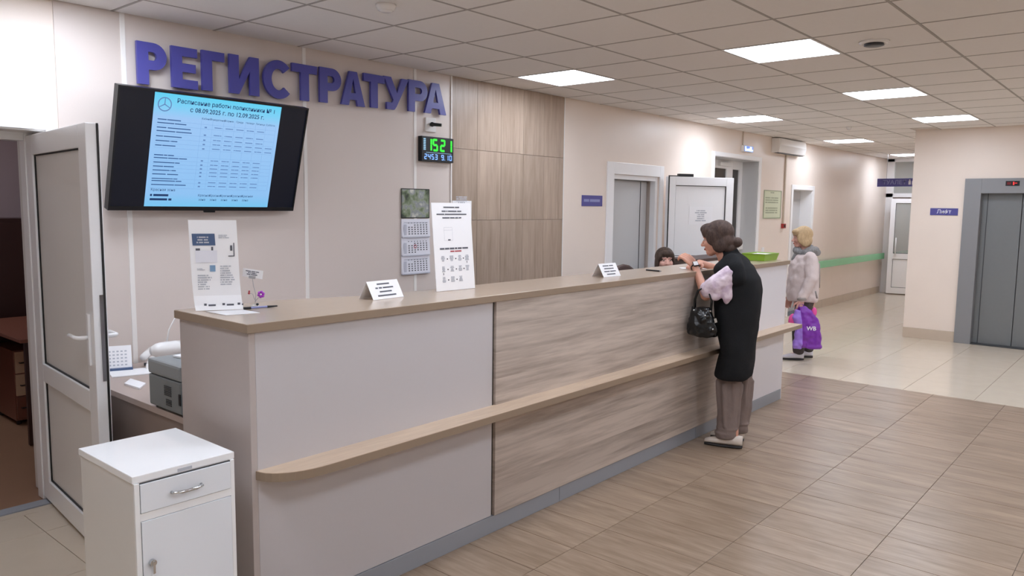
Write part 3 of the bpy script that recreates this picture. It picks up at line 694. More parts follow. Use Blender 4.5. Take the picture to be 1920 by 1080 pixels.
for k in range(24):
    a0, a1 = 2*math.pi*k/24, 2*math.pi*(k+1)/24
    for r0, r1 in ((.040, .034),):
        ce_ = sp_(.075, .095); m_.add([ce_+(tx*math.cos(a)+tu*math.sin(a))*r for a, r in ((a0, r0), (a1, r0), (a1, r1), (a0, r1))], [(0, 1, 2, 3)])
for a in (90, 210, 330):
    a = math.radians(a); dv = tx*math.cos(a)+tu*math.sin(a); pv = tx*-math.sin(a)+tu*math.cos(a); m_.add([ce_+pv*.003, ce_-pv*.003, ce_-pv*.002+dv*.034, ce_+pv*.002+dv*.034], [(0, 1, 2, 3)])
m_.build('emblem', 'ink_mid', sl_)
names_, cells, grid = MB(), MB(), MB(); rng = random.Random(3)
rowv = [.215, .245, .285, .315, .36, .40, .44, .525, .55, .59, .625, .66, .695, .735, .755, .79]
for v in rowv: bars(names_, sp_(.035, v), tx, tu, sw*.29, .011, 1, (2, 3), rng=rng, thick=.5)
for v in (.245, .315, .36, .40, .44, .55, .59, .625, .66, .695, .755, .79):
    cells.quad(sp_(.385, v+.022), tx*.014, tu*.008)
    for k in range(6 if v in (.40, .44) else 5): bars(cells, sp_(.462+.088*k, v+.004), tx, tu, .052, .010, 1, (1, 2), fill=1, align='F', rng=rng, thick=.5)
for v in (.235, .275, .345, .39, .43, .47, .54, .58, .615, .65, .685, .745, .78, .83): grid.quad(sp_(.03, v), tx*sw*.94, tu*.0012)
for k in range(8): grid.quad(sp_(.355+.088*k, .83), tx*.0012, tu*sh*.65)
names_.build('text_rows', 'ink_row', sl_); cells.build('table_cells', 'ink_mid', sl_); grid.build('table_lines', 'ink_line', sl_)
text(sl_, 'Красная зона', sp_(.035, .845), tx, tu, .022, 'ink_navy', align='LEFT')
for k in range(5):
    text(sl_, 'Красная', sp_(.445+.090*k, .89), tx, tu, .020, 'ink_navy'); text(sl_, 'зона', sp_(.43+.090*k, .93), tx, tu, .020, 'ink_navy')
m_ = MB(); bars(m_, sp_(.035, .875), tx, tu, .17, .05, 2, (2, 2), rng=rng, thick=.5); m_.build('text_rows', 'ink_navy', sl_)
# ================================================================== LED CLOCK
ck = thing('led_clock', 'black digital wall clock with green time and blue date digits', 'clock', (4.215, YW-.02, 2.02))
ca, cb, cz0, cz1 = 4.045, 4.395, 2.03, 2.225; cy = YW-.05
MB().box(ca, cy, cz0, cb, YW-.006, cz1).build('housing', 'black_matt', ck, bevel=.003)
emis('led_green', '28e82c', .8); emis('led_blue', '7aa8f0', .6); emis('led_cyan', '9fd0f0', .4)
SEG = {'0': 'abcdef', '1': 'bc', '2': 'abged', '3': 'abgcd', '4': 'fgbc', '5': 'afgcd', '9': 'abcdfg'}
def seg7(mb, ch, x, z, w, h, t):
    y = cy-.0015; q = lambda x0, z0, x1, z1: mb.box(x0, y, z0, x1, y+.001, z1)
    for s_ in SEG[ch]:
        if s_ == 'a': q(x+t*.6, z+h-t, x+w-t*.6, z+h)
        if s_ == 'g': q(x+t*.6, z+h/2-t/2, x+w-t*.6, z+h/2+t/2)
        if s_ == 'd': q(x+t*.6, z, x+w-t*.6, z+t)
        if s_ == 'f': q(x, z+h/2+t*.1, x+t, z+h-t*.3)
        if s_ == 'b': q(x+w-t, z+h/2+t*.1, x+w, z+h-t*.3)
        if s_ == 'e': q(x, z+t*.3, x+t, z+h/2-t*.1)
        if s_ == 'c': q(x+w-t, z+t*.3, x+w, z+h/2-t*.1)
for ch, x in (('1', 4.095), ('5', 4.160), ('2', 4.242), ('1', 4.318)): m_ = MB(); seg7(m_, ch, x, 2.112, .058, .098, .016); m_.build('time_digit', 'led_green', ck)
for ch, x in (('2', 4.070), ('4', 4.108), ('5', 4.146), ('3', 4.184), ('9', 4.255), ('1', 4.305), ('0', 4.345)): m_ = MB(); seg7(m_, ch, x, 2.045, .030, .044, .008); m_.build('date_digit', 'led_blue', ck)
MB().box(4.291, cy-.0015, 2.045, 4.297, cy-.0005, 2.051).build('date_dot', 'led_blue', ck)
m_ = MB()
for k in range(7): m_.box(4.062, cy-.0015, 2.118+.0135*k, 4.086, cy-.0005, 2.127+.0135*k)
m_.box(4.09, cy-.0015, 2.098, 4.37, cy-.0005, 2.101); m_.build('weekday_bars', 'led_cyan', ck)
# ------------------------------------------------------------------ camera on the wall above the clock
t = thing('security_camera', 'small black camera on a white square wall plate above the clock', 'camera', (4.17, YW-.006, 2.31))
MB().box(4.115, YW-.022, 2.265, 4.225, YW-.006, 2.375).build('wall_plate', 'ac_white', t, bevel=.003)
MB().ell((4.165, YW-.04, 2.322), .019).build('ball_joint', 'black_plastic', t, smooth=True)
MB().cyl((4.165, YW-.045, 2.322), (4.205, YW-.105, 2.316), .014, .012).build('camera_body', 'black_plastic', t, smooth=False)
# ================================================================== CALENDAR
def garden_mat():
    m = bpy.data.materials.new('garden_print'); m.use_nodes = True; nt = m.node_tree; b = nt.nodes['Principled BSDF']
    g = nt.nodes.new('ShaderNodeNewGeometry'); n = nt.nodes.new('ShaderNodeTexNoise'); n.inputs['Scale'].default_value = 14; n.inputs['Detail'].default_value = 5
    r = nt.nodes.new('ShaderNodeValToRGB'); e = r.color_ramp.elements; e[0].position = .33; e[0].color = lin('384235'); e[1].position = .72; e[1].color = lin('cfd0c4')
    for p, c in ((.46, '6f7f60'), (.54, '98a08e'), (.60, '8a8f94')): q = e.new(p); q.color = lin(c)
    nt.links.new(g.outputs['Position'], n.inputs['Vector']); nt.links.new(n.outputs['Fac'], r.inputs[0]); nt.links.new(r.outputs[0], b.inputs['Base Color']); b.inputs['Roughness'].default_value = .4
    MATS['garden_print'] = m
garden_mat(); mat('cal_grey', 'c3c6d2', .55); mat('cal_white', 'e4e5ee', .5)
cal = thing('wall_calendar', 'three-month wall calendar with a garden picture hanging on the wall', 'calendar', (4.0, YW-.02, 1.13))
xa, xb = 3.862, 4.158; yf = YW-.016
MB().box(xa, yf, 1.582, xb, yf+.004, 1.812).build('picture', 'garden_print', cal)
ringframe(MB(), xa, xb, 1.582, 1.812, yf-.001, yf, .006, True).build('picture_border', 'print_black', cal)
for k, z1 in enumerate((1.575, 1.430, 1.285)):
    z0 = z1-.137
    pg = MB().add([(xa, yf, z1), (xb, yf, z1), (xb, yf-.010, z0), (xa, yf-.010, z0), (xa, yf+.006, z1), (xb, yf+.006, z1), (xb, yf+.006, z0), (xa, yf+.006, z0)], [(0, 1, 2, 3), (4, 7, 6, 5), (0, 4, 5, 1), (1, 5, 6, 2), (2, 6, 7, 3), (3, 7, 4, 0)]).build('month_sheet', 'cal_white', cal)
    m_ = MB(); mh = MB(); nrm = V((0, -1, -.07)).normalized()
    pt = lambda u, v: V((xa+(xb-xa)*u, yf-.010*v-.0015, z1-(z1-z0)*v))
    mh.quad(pt(.08, .24), X3*.25, Z3*.008) if k != 1 else None
    mh.quad(pt(.06, .92), X3*.026, Z3*.085)
    for r in range(5):
        for c in range(7):
            if (r == 0 and c < 2) or (r == 4 and c > 2 and k == 1): continue
            p = pt(.22+.105*c, .38+.125*r); m_.quad(p, X3*.014, Z3*.009)
    for c in range(7): m_.quad(pt(.22+.105*c, .25), X3*.010, Z3*.006)
    m_.build('date_grid', 'paper_print', pg); mh.build('week_column', 'cal_grey', pg)
    if k == 1:
        p = pt(.46, .52); ring = MB()
        for i in range(16):
            a0, a1 = 2*math.pi*i/16, 2*math.pi*(i+1)/16
            ring.add([p+V((math.cos(a)*r, -.0015, math.sin(a)*r)) for a, r in ((a0, .016), (a1, .016), (a1, .011), (a0, .011))], [(0, 1, 2, 3)])
        ring.build('date_marker', 'print_red', pg)
    MB().box(xa+.003, yf-.012, z0-.009, xb-.003, yf+.006, z0-.001).build('backing_strip', 'cal_grey', cal)
# ================================================================== THINGS ON THE COUNTERTOP
RD = V((.652, -.758, 0)); CD = V((-.758, -.652, 0))      # sideways / towards the hall, for things turned to the visitors
# leaflet stand A: tall folded sheet with a flicked foot
b0 = onz(367, 583, CTOP+.002); b1 = onz(457, 580, CTOP+.002); xd = (b1-b0); xd.z = 0; wA = xd.length; xd.normalize(); nd = V((xd.y, -xd.x, 0))
t = thing('leaflet_stand', 'tall white leaflet stand with blue header standing on the counter corner', 'leaflet', tuple((b0+b1)/2))
prof = [(.000, .002), (-.016, .022), (-.030, .060), (-.033, .12), (-.034, .25), (-.036, .372)]
o_ = b0.copy(); up = lambda k: o_+nd*prof[k][0]+Z3*(prof[k][1]-.002)
# profile runs from the front lip (nearest the hall) back and up
vs = []; fs = []
for k in range(len(prof)):
    sl2 = -.004*k
    for s_ in (0, 1): vs.append(up(k)+xd*(wA*s_+sl2*1.0))
for k in range(len(prof)-1): fs.append((2*k, 2*k+1, 2*k+3, 2*k+2))
n0 = len(vs); vs += [V(v)-nd*.003 for v in vs]; fs += [tuple(i+n0 for i in f[::-1]) for f in fs]
ed_ = [0, 1, 3, 5, 7, 9, 11, 10, 8, 6, 4, 2]; fs += [(a, b, b+n0, a+n0) for a, b in zip(ed_, ed_[1:]+ed_[:1])]
MB().add(vs, fs).build('sheet', 'paper', t)
MB().obox(b0+xd*wA/2-nd*.045+Z3*.085, xd*(wA*.35), nd*.0015, (Z3*.085)-nd*.02).build('support', 'paper', t)
def pa(u, v, lift=.0022):
    z = .372*(1-v); k = 0
    while k < len(prof)-2 and prof[k+1][1] < z: k += 1
    f = (z-prof[k][1])/(prof[k+1][1]-prof[k][1]); yy = prof[k][0]+(prof[k+1][0]-prof[k][0])*f
    return o_+nd*(yy+lift)+Z3*(z-.002)+xd*(wA*u-.020*(z/.372))
hd = MB(); hd.quad(pa(.05, .28), xd*wA*.47, pa(.05, .15)-pa(.05, .28)); hd.build('header_print', 'print_navy', t)
hp = MB(); bars(hp, pa(.10, .175, .0034), xd, Z3, wA*.36, .032, 3, align='C', fill=.95); hp.build('header_text', 'paper_light', t)
m_ = MB(); bars(m_, pa(.60, .16), xd, Z3, wA*.33, .016, 3, (2, 4)); bars(m_, pa(.58, .50), xd, Z3, wA*.36, .085, 9, (2, 5)); bars(m_, pa(.10, .53), xd, Z3, wA*.2, .01, 2); bars(m_, pa(.10, .60), xd, Z3, wA*.36, .065, 7, (2, 4))
m_.build('body_text', 'paper_light', t)
m_ = MB(); m_.quad(pa(.10, .36), xd*wA*.09, Z3*.018); m_.quad(pa(.42, .37), xd*wA*.04, Z3*.028); m_.quad(pa(.88, .40), xd*.004, Z3*.055); m_.quad(pa(.77, .405), xd*wA*.13, Z3*.004); m_.quad(pa(.82, .34), xd*.008, Z3*.022)
for u in (.18, .56, .88): m_.quad(pa(u, .945), xd*.010, Z3*.009); m_.quad(pa(u+.09, .95), xd*(.028 if u < .8 else .006), Z3*.007)
m_.build('pictograms', 'paper_print', t)
MB().quad(pa(.36, .57), xd*wA*.115, Z3*.026).build('app_icon', 'print_blue', t)
MB().quad(pa(.08, .47), xd*wA*.45, Z3*.05).build('photo_print', 'cal_white', t)
# loose sheet under it
a, b, c_ = onz(386, 585, CTOP), onz(456, 582, CTOP), onz(424, 592, CTOP)
sh = MB(); ax_, ay_ = (b-a), (c_-a); sh.add([a+Z3*.0005, b+Z3*.0005, b+ay_*.8+Z3*.0005, c_+Z3*.0005]+[p+Z3*.003 for p in (a, b, b+ay_*.8, c_)], [(0, 3, 2, 1), (4, 5, 6, 7), (0, 1, 5, 4), (1, 2, 6, 5), (2, 3, 7, 6), (3, 0, 4, 7)])
tag(sh.build('paper_slip', 'paper'), 'loose white paper slip lying on the counter before the leaflet stand', 'paper')
# pen
a, b = onz(462, 578, CTOP+.006), onz(515, 574, CTOP+.006); t = thing('ballpoint_pen', 'ballpoint pen with black cap and end lying beside the wire flower', 'pen', tuple((a+b)/2-Z3*.006))
dp = (b-a).normalized(); Lp = .145; a = (a+b)/2-dp*Lp/2; b = a+dp*Lp
MB().cyl(a+dp*.03, b-dp*.045, .0045).build('barrel', 'pen_blue', t); MB().cyl(a, a+dp*.03, .0055).build('cap', 'print_black', t); MB().cyl(b-dp*.045, b, .005, .003).build('grip', 'print_black', t)
# wire card holder with a flower and beads
p = onz(478, 575, CTOP); t = thing('card_holder', 'wire card clip holding a small white card above a purple flower ornament', 'card holder', tuple(p))
MB().loft([(p+Z3*z, RD*r, CD*r) for r, z in ((.018, .0), (.018, .004), (.012, .009), (.003, .012))], 16).build('base', 'glass', t, smooth=True)
MB().tube([p+Z3*.01, p+Z3*.05+RD*.006, p+Z3*.09-RD*.004, p+Z3*.125-RD*.008], .0013, 6).build('stem', 'wire', t)
MB().tube([p+Z3*.02, p+Z3*.035+RD*.012, p+Z3*.05+RD*.026], .0012, 6).tube([p+Z3*.03, p+Z3*.055-RD*.008, p+Z3*.058-RD*.022], .0012, 6).build('branch', 'wire', t)
fc = p+Z3*.054+RD*.029+CD*.004; m_ = MB()
for k in range(6):
    a_ = 2*math.pi*k/6+.3; dv = RD*math.cos(a_)+Z3*math.sin(a_); m_.ell(fc+dv*.010, (.0065, .0065, .0065))
m_.build('flower', 'flower', t, smooth=True); MB().ell(fc+CD*.004, .004).build('flower_centre', 'paper', t, smooth=True)
MB().ell(p+Z3*.058-RD*.024, .005).ell(p+Z3*.066-RD*.023, .004).build('beads', 'print_red', t, smooth=True)
MB().ell(p+Z3*.012+RD*.014+CD*.01, .006).build('bead', 'dark_metal', t, smooth=True)
cc = p+Z3*.143-RD*.006; tl = (RD*1-Z3*.14).normalized(); ty = (Z3+RD*.14).normalized()
MB().obox(cc, tl*.043, CD*.0008, ty*.018).build('card', 'paper', t); m_ = MB(); bars(m_, cc-tl*.036+ty*.012+CD*.002, tl, ty, .07, .020, 3, (2, 4), align='C'); m_.build('card_print', 'paper_print', t)
MB().obox(cc-ty*.016+CD*.002, tl*.014, CD*.002, ty*.006).build('clip', 'wire', t)
# tent cards
def tent(pl, pr, h, label, rows, sheetm='paper'):
    a, b = onz(*pl, CTOP+.001), onz(*pr, CTOP+.001); xd = (b-a); xd.z = 0; w_ = xd.length; xd.normalize(); nd = V((xd.y, -xd.x, 0))
    if nd.dot(CD) < 0: nd = -nd
    dep = h*1.15; top = -nd*dep*.5+Z3*h
    t = thing('tent_card', label, 'tent card', tuple((a+b)/2-nd*dep*.4), group=None)
    def panel(o, e): # o bottom-left, e bottom->top vector
        n_ = xd.cross(e).normalized()*.0007
        return MB().add([o-n_, o+xd*w_-n_, o+xd*w_+e-n_, o+e-n_, o+n_, o+xd*w_+n_, o+xd*w_+e+n_, o+e+n_], [(0, 1, 2, 3), (4, 7, 6, 5), (0, 4, 5, 1), (1, 5, 6, 2), (2, 6, 7, 3), (3, 7, 4, 0)])
    panel(a, top).build('front_face', sheetm, t); panel(a-nd*dep, nd*dep*.5+Z3*h).build('back_face', sheetm, t)
    n_ = xd.cross(top).normalized(); n_ = n_ if n_.dot(CD) > 0 else -n_
    m_ = MB(); up_ = top.normalized(); Lh = top.length
    bars(m_, a+xd*w_*.08+top*.92+n_*.002, xd, up_, w_*.84, Lh*.84, rows, (1, 3), align='C', thick=.36); m_.build('print', 'paper_print', t)
tent((700, 563), (757, 556), .082, 'white folded tent card with printed lines beside the standing notice', 4)
tent((1132, 520), (1164, 517), .082, 'white folded tent card with printed lines in front of the grey door', 4)
# standing notice B and the small card behind it
a, b = onz(819, 547, CTOP+.002), onz(891, 540, CTOP+.002); xd = b-a; xd.z = 0; wB = xd.length; xd.normalize(); nd = V((xd.y, -xd.x, 0)); hB = .455; lean = -nd*.03
t = thing('standing_notice', 'tall white printed notice with a flow chart standing on the counter', 'notice', tuple((a+b)/2))
eB = Z3*hB+lean-xd*.012; n_ = xd.cross(eB).normalized(); n_ = n_ if n_.dot(CD) > 0 else -n_
MB().obox(a+xd*wB/2+eB/2-n_*.002, xd*wB/2, n_*.0015, eB/2).build('sheet', 'paper', t)
MB().obox(a+xd*wB/2-nd*.06+Z3*.12, xd*.05, nd*.0012, Z3*.12+nd*.022).build('support', 'paper', t)
pb = lambda u, v: a+xd*(wB*u)+eB*(1-v)+n_*.001
m_ = MB(); ub = eB.normalized()
for v, f in ((.035, .42), (.08, .52), (.115, .78), (.155, .50)): bars(m_, pb(.5-f/2, v), xd, ub, wB*f, .014, 1, (2, 4), align='F', fill=1, thick=.45)
bars(m_, pb(.14, .505), xd, ub, wB*.74, .014, 1, (4, 6), align='F', fill=1, thick=.6); m_.build('heading_text', 'paper_print', t)
m_ = MB(); bars(m_, pb(.40, .54), xd, ub, wB*.30, .012, 1, (2, 3), align='F', fill=1); m_.build('red_text', 'print_red', t)
m_ = MB(); ar = MB()
for r, us in enumerate(((.20, .42, .63, .82), (.20, .42, .63, .82), (.20, .42, .63))):
    for u in us: bars(m_, pb(u-.05, .60+.12*r), xd, ub, wB*.11, .030, 5, (1, 2), align='C', fill=1, thick=.7)
    for u0, u1 in zip(us, us[1:]): ar.quad(pb((u0+u1)/2-.012, .645+.12*r), xd*.008, ub*.006)
ar.quad(pb(.81, .695), xd*.004, ub*.01); ar.quad(pb(.19, .82), xd*.004, ub*.01); ar.quad(pb(.36, .43), xd*.018, ub*.007)
m_.build('flow_chart', 'paper_light', t); ar.build('arrows', 'paper_print', t)
m_ = MB()
for o2, dx, dy in (((.27, .28), 0, .15), ((.48, .28), 0, .15)): m_.quad(pb(o2[0], o2[1]+dy), xd*.001, ub*(hB*dy))
for v in (.28, .31, .43): m_.quad(pb(.27, v), xd*wB*.21, ub*.001)
m_.build('screenshot_frame', 'paper_light', t)
ctr = ony(866, 374, 2.865); t = thing('small_card', 'small white printed card standing behind the tall notice', 'card', (ctr.x, ctr.y, CTOP))
MB().obox((ctr.x, ctr.y, CTOP+.235), RD*.052, CD*.001, Z3*.235+CD*-.008).build('sheet', 'paper', t)
m_ = MB(); bars(m_, ctr+CD*.006-RD*.035+Z3*.018, RD, Z3, .07, .05, 5, (1, 3), align='C'); m_.build('print', 'paper_light', t)
# black pen near the receptionist
a, b = onz(1213, 506, CTOP+.005), onz(1239, 508.5, CTOP+.005); t = thing('black_pen', 'black pen lying on the countertop before the receptionist', 'pen', tuple((a+b)/2-Z3*.005))
dp = (b-a).normalized(); mid = (a+b)/2; MB().cyl(mid-dp*.07, mid+dp*.055, .005).build('barrel', 'print_black', t); MB().cyl(mid+dp*.055, mid+dp*.072, .004, .001).build('tip', 'wire', t)
# sheets under the visitor's hand
a = onz(1262, 503, CTOP); tag(MB().obox((5.06, 2.60, CTOP+.002), RD*.09+V((0, 0, 0)), CD*.06, Z3*.0015).build('paper_sheet', 'paper'), 'white sheet of paper lying under the hand of the woman in the black vest', 'paper')
# green tray
a, b = onz(1406, 491, CTOP), onz(1452, 487, CTOP); xc = (a+b)/2; xd = RD; nd = CD
t = thing('paper_tray', 'bright green plastic tray at the far end of the countertop', 'tray', (6.42, 2.66, CTOP))
cx, cy_ = 6.42, 2.66; wl, dl, hl = .155, .105, .062; m_ = MB()
M_ = Matrix.Rotation(math.radians(0), 3, 'Z')
def tray_ring(k, z): return [V((cx+sx*wl*k, cy_+sy*dl*k, CTOP+z)) for sx, sy in ((-1, -1), (1, -1), (1, 1), (-1, 1))]
rs = [tray_ring(.86, .001), tray_ring(1, hl), tray_ring(1.05, hl), tray_ring(.98, hl-.001), tray_ring(.84, .005)]
vs = sum(rs, []); fs = [(4*i+j, 4*i+(j+1) % 4, 4*i+4+(j+1) % 4, 4*i+4+j) for i in range(4) for j in range(4)]+[(3, 2, 1, 0), (16, 17, 18, 19)]
m_.add(vs, fs).build('tray_body', 'tray_green', t)
MB().box(cx-.10, cy_-.07, CTOP+.007, cx+.10, cy_+.07, CTOP+.055).build('paper_stack', 'paper', t)
# ================================================================== THINGS ON THE WORK DESK
DZ = .745
t = thing('printer', 'grey desktop printer on the taupe desk behind the counter end', 'printer', (1.62, 3.42, DZ))
px0, px1, py0, py1, pz = 1.430, 1.80, 3.135, 3.446, .972
MB().box(px0, py0, DZ+.012, px1, py1, pz-.07).build('body', 'printer_grey', t, bevel=.010)
MB().box(px0-.002, py0-.002, pz-.068, px1, py1+.002, pz).build('lid', 'printer_light', t, bevel=.012)
for k in range(6): MB().box(px0-.003, 3.225, .865-.008*k, px0+.001, 3.29, .869-.008*k).build('vent_slat', 'steel_dark', t)
for k in range(4): MB().box(px0-.003, 3.225, .805-.008*k, px0+.001, 3.275, .809-.008*k).build('vent_slat', 'steel_dark', t)
MB().box(px0-.003, py0+.004, .80, px0+.001, py0+.02, .85).build('power_switch', 'black_plastic', t)
for a in (px0+.03, px1-.03):
    for b in (py0+.03, py1-.03): MB().cyl((a, b, DZ), (a, b, DZ+.013), .012).build('foot', 'black_plastic', t)
tag(MB().obox((1.62, 3.29, pz+.006), V((.09, .02, 0)), V((-.02, .1, 0)), Z3*.004).build('paper_pile', 'paper'), 'white papers lying on top of the grey printer', 'paper')
t = thing('tape_roll', 'black tape roll standing on the papers on the printer', 'tape', (1.60, 3.27, pz+.011))
m_ = MB(); m_.tube([V((1.60+.026*math.cos(2*math.pi*k/20), 3.27+.026*math.sin(2*math.pi*k/20), pz+.021)) for k in range(21)], .009, 8); m_.build('roll', 'black_plastic', t, smooth=True)
p = ony(311, 655, 3.86); t = thing('desk_lamp', 'white rounded desk lamp with a thin bent arm behind the printer', 'lamp', (p.x, 3.86, DZ))
MB().loft([((p.x, 3.86, DZ+z), (r, 0, 0), (0, r, 0)) for r, z in ((.07, .0), (.07, .015), (.05, .025), (.015, .03))], 20).build('base', 'ac_white', t, smooth=True)
MB().tube([(p.x, 3.86, DZ+.03), (p.x-.01, 3.87, DZ+.12), (p.x, 3.87, p.z)], .008).build('stem', 'ac_white', t, smooth=True)
MB().loft([((p.x-.075+.15*k/6, 3.86, p.z), (0, .045*s_, 0), (0, 0, .040*s_)) for k, s_ in enumerate((.55, .9, 1, 1, 1, 1, .95))], 18).build('lamp_head', 'ac_white', t, smooth=True)
MB().tube([(p.x+.01, 3.87, p.z+.035), (p.x+.025, 3.87, p.z+.10), (p.x+.06, 3.87, p.z+.16), (p.x+.12, 3.87, p.z+.18)], .004).build('flex_arm', 'ac_white', t, smooth=True)
# desk telephone
p = onz(212, 694, DZ); t = thing('desk_calendar', 'small white tent desk calendar with dark base on the taupe desk', 'desk calendar', (1.62, 4.30, DZ))
q0 = V((1.60, 4.345, DZ)); xd = V((.93, -.37, 0)); nd = V((-.37, -.93, 0)); e_ = Z3*.12-nd*.05
MB().obox(q0+xd*.04+e_/2+Z3*.012, xd*.085, nd*.001, e_/2).build('front_face', 'paper', t); MB().obox(q0+xd*.04-nd*.075+Z3*.07, xd*.085, nd*.001, Z3*.06+nd*.02).build('back_face', 'paper', t)
MB().obox(q0+xd*.04-nd*.03+Z3*.008, xd*.088, nd*.06, Z3*.008).build('base', 'print_navy', t)
nn = xd.cross(e_).normalized(); nn = nn if nn.dot(nd) > 0 else -nn
m_ = MB()
for r in range(5):
    for c in range(7): m_.quad(q0+xd*(-.03+.02*c)+e_*(.12+.15*r)+Z3*.012+nn*.002, xd*.011, e_.normalized()*.008)
m_.build('date_grid', 'paper_light', t)
t = thing('telephone', 'white desk telephone with a grey strip beside the desk calendar', 'telephone', (1.80, 4.37, DZ))
MB().prism([(-.08, 0), (.08, 0), (.08, .05), (-.06, .03)], (1.80, 4.30, DZ), V((.5, .866, 0)), Z3, V((.11, -.06, 0))).build('body', 'ac_white', t, bevel=.006)
MB().cyl((1.78, 4.30, DZ+.06), (1.88, 4.42, DZ+.075), .02).build('handset', 'ac_white', t, smooth=True)
MB().obox((1.83, 4.265, DZ+.022), V((.05, -.028, 0)), V((.004, .007, 0)), Z3*.008).build('display', 'dark_metal', t)
def sheet(p0, p1, p2, th, name, label):
    a, b, c_ = onz(*p0, DZ), onz(*p1, DZ), onz(*p2, DZ); d_ = b+(c_-a)
    vs = [p+Z3*.0008 for p in (a, b, d_, c_)]+[p+Z3*th for p in (a, b, d_, c_)]
    tag(MB().add(vs, [(0, 3, 2, 1), (4, 5, 6, 7), (0, 1, 5, 4), (1, 2, 6, 5), (2, 3, 7, 6), (3, 0, 4, 7)]).build(name, 'paper'), label, 'paper')
sheet((203, 698), (285, 690), (210, 709), .006, 'paper_stack', 'long stack of white paper near the wall on the taupe desk')
sheet((233, 722), (262, 731), (245, 713), .010, 'open_booklet', 'white paper booklet beside the grey printer')
# ================================================================== CHAIRS, BROWN CABINET BEHIND THE COUNTER
def office_chair(x, y, rz, top, label, mt):
    t = thing('office_chair', label, 'chair', (x, y, 0), rz, group='office chairs behind the counter'); B_ = lambda m, n, k, **q: m.build(n, k, t, world=False, **q)
    B_(MB().loft([((0, 0, .43), (.21, 0, 0), (0, .21, 0)), ((0, 0, .445), (.235, 0, 0), (0, .235, 0)), ((0, 0, .48), (.235, 0, 0), (0, .235, 0)), ((0, 0, .50), (.20, 0, 0), (0, .20, 0))], 24, 4), 'seat', mt, smooth=True)
    bk = MB(); n_ = 12; pts_ = [(-.20, 0), (.20, 0), (.215, .2)]+[(.215*math.cos(a), .30+(top-.62-.30)*math.sin(a)) for a in [math.pi*i/n_ for i in range(n_+1)]]+[(-.215, .2)]
    bk.prism(pts_, (0, .21, .62), X3, Z3, (0, .05, 0)); B_(bk, 'backrest', mt, bevel=.015)
    B_(MB().box(-.03, .20, .46, .03, .225, .70).box(-.03, .05, .41, .03, .225, .435), 'back_bar', 'black_plastic')
    B_(MB().cyl((0, 0, .08), (0, 0, .43), .025), 'column', 'black_plastic')
    for k in range(5):
        a = 2*math.pi*k/5; e = V((math.cos(a)*.27, math.sin(a)*.27, .065)); lg_ = B_(MB().tube([V((0, 0, .09)), e], [.022, .014]), 'leg', 'black_plastic')
        MB().cyl(e+V((-.012*math.sin(a), .012*math.cos(a), -.037)), e+V((.012*math.sin(a), -.012*math.cos(a), -.037)), .028).build('castor', 'black_plastic', lg_, world=False)
    return t
office_chair(5.33, 3.17, math.radians(-10), 1.212, 'empty brown office chair with rounded backrest near the tent card', 'chair_brown')
t = thing('low_cabinet', 'low dark brown cabinet with grey top behind the receptionist', 'cabinet', (7.8, 3.95, 0))
MB().box(7.25, 3.75, 0, 8.35, 4.05, 1.10).build('body', 'chair_brown', t, bevel=.004); MB().box(7.22, 3.73, 1.125, 8.38, 4.07, 1.15).build('top', 'chair_brown', t, bevel=.003); MB().box(7.26, 3.755, 1.10, 8.34, 4.045, 1.125).build('top_gap', 'desk_panel', t)
for k in range(3): dd = MB().box(7.26+.363*k, 3.733, .06, 7.615+.363*k, 3.75, 1.08).build('cabinet_door', 'chair_brown', t, bevel=.002); MB().box(7.56+.363*k, 3.715, .8, 7.575+.363*k, 3.733, .95).build('handle', 'chrome', dd)
# ================================================================== WALL FITTINGS
def plate(name, label, cat, x0, x1, z0, z1, m, y=YW, th=.006, frame=None):
    t = thing(name, label, cat, ((x0+x1)/2, y, z0)); MB().box(x0, y-th, z0, x1, y-.0005, z1).build('plate', m, t, bevel=.001); return t
t = plate('door_plate', 'blue name plate with pale lettering beside the grey door', 'sign', 6.27, 6.635, 1.695, 1.805, 'sign_blue')
m_ = MB(); bars(m_, (6.30, YW-.0075, 1.775), X3, Z3, .30, .045, 1, (1, 2), align='F', fill=1, thick=.6); m_.build('lettering', 'sign_pale', t)
emis('exit_glow', 'bfeaff', .9); emis('exit_blue', '6f8fe8', .4)
t = thing('exit_sign', 'small glowing blue and white exit sign above the niche', 'sign', (10.11, YW-.04, 2.46))
MB().box(9.96, YW-.045, 2.462, 10.26, YW-.001, 2.548).build('housing', 'ac_white', t, bevel=.003); MB().box(9.967, YW-.047, 2.468, 10.253, YW-.0448, 2.542).build('face', 'exit_blue', t)
ex = MB(); y_ = YW-.0485
for a, b, c_, e in ((9.985, 10.02, 2.475, 2.535), (10.02, 10.08, 2.475, 2.505), (10.09, 10.15, 2.475, 2.510), (10.14, 10.20, 2.475, 2.535), (10.205, 10.24, 2.48, 2.50)): ex.box(a, y_, c_, b, y_+.001, e)
ex.build('pictogram', 'exit_glow', t)
MB().box(9.985, YW-.012, 2.548, 10.01, YW-.001, ZC).build('cable_duct', 'beige_base', t)
t = thing('air_curtain', 'white rectangular wall unit under the ceiling beside the corridor', 'air unit', (11.45, YW-.1, 2.51))
MB().prism([(0, 2.72), (-.12, 2.72), (-.135, 2.62), (-.115, 2.515), (0, 2.51)], (10.98, YW-.001, 0), Y3, Z3, (1.05, 0, 0)).build('housing', 'ac_white', t, bevel=.012)
MB().box(11.02, YW-.10, 2.505, 11.99, YW-.04, 2.511).build('outlet_slot', 'steel_dark', t)
tag(MB().box(11.52, YW-.022, 1.47, 11.555, YW-.001, 2.50).build('cable_trunking', 'beige_base'), 'narrow cable trunking running down from the white wall unit', 'trunking')
t = thing('fire_call_point', 'small dark red fire call point at the end of the cable trunking', 'fire alarm', (11.54, YW-.02, 1.39))
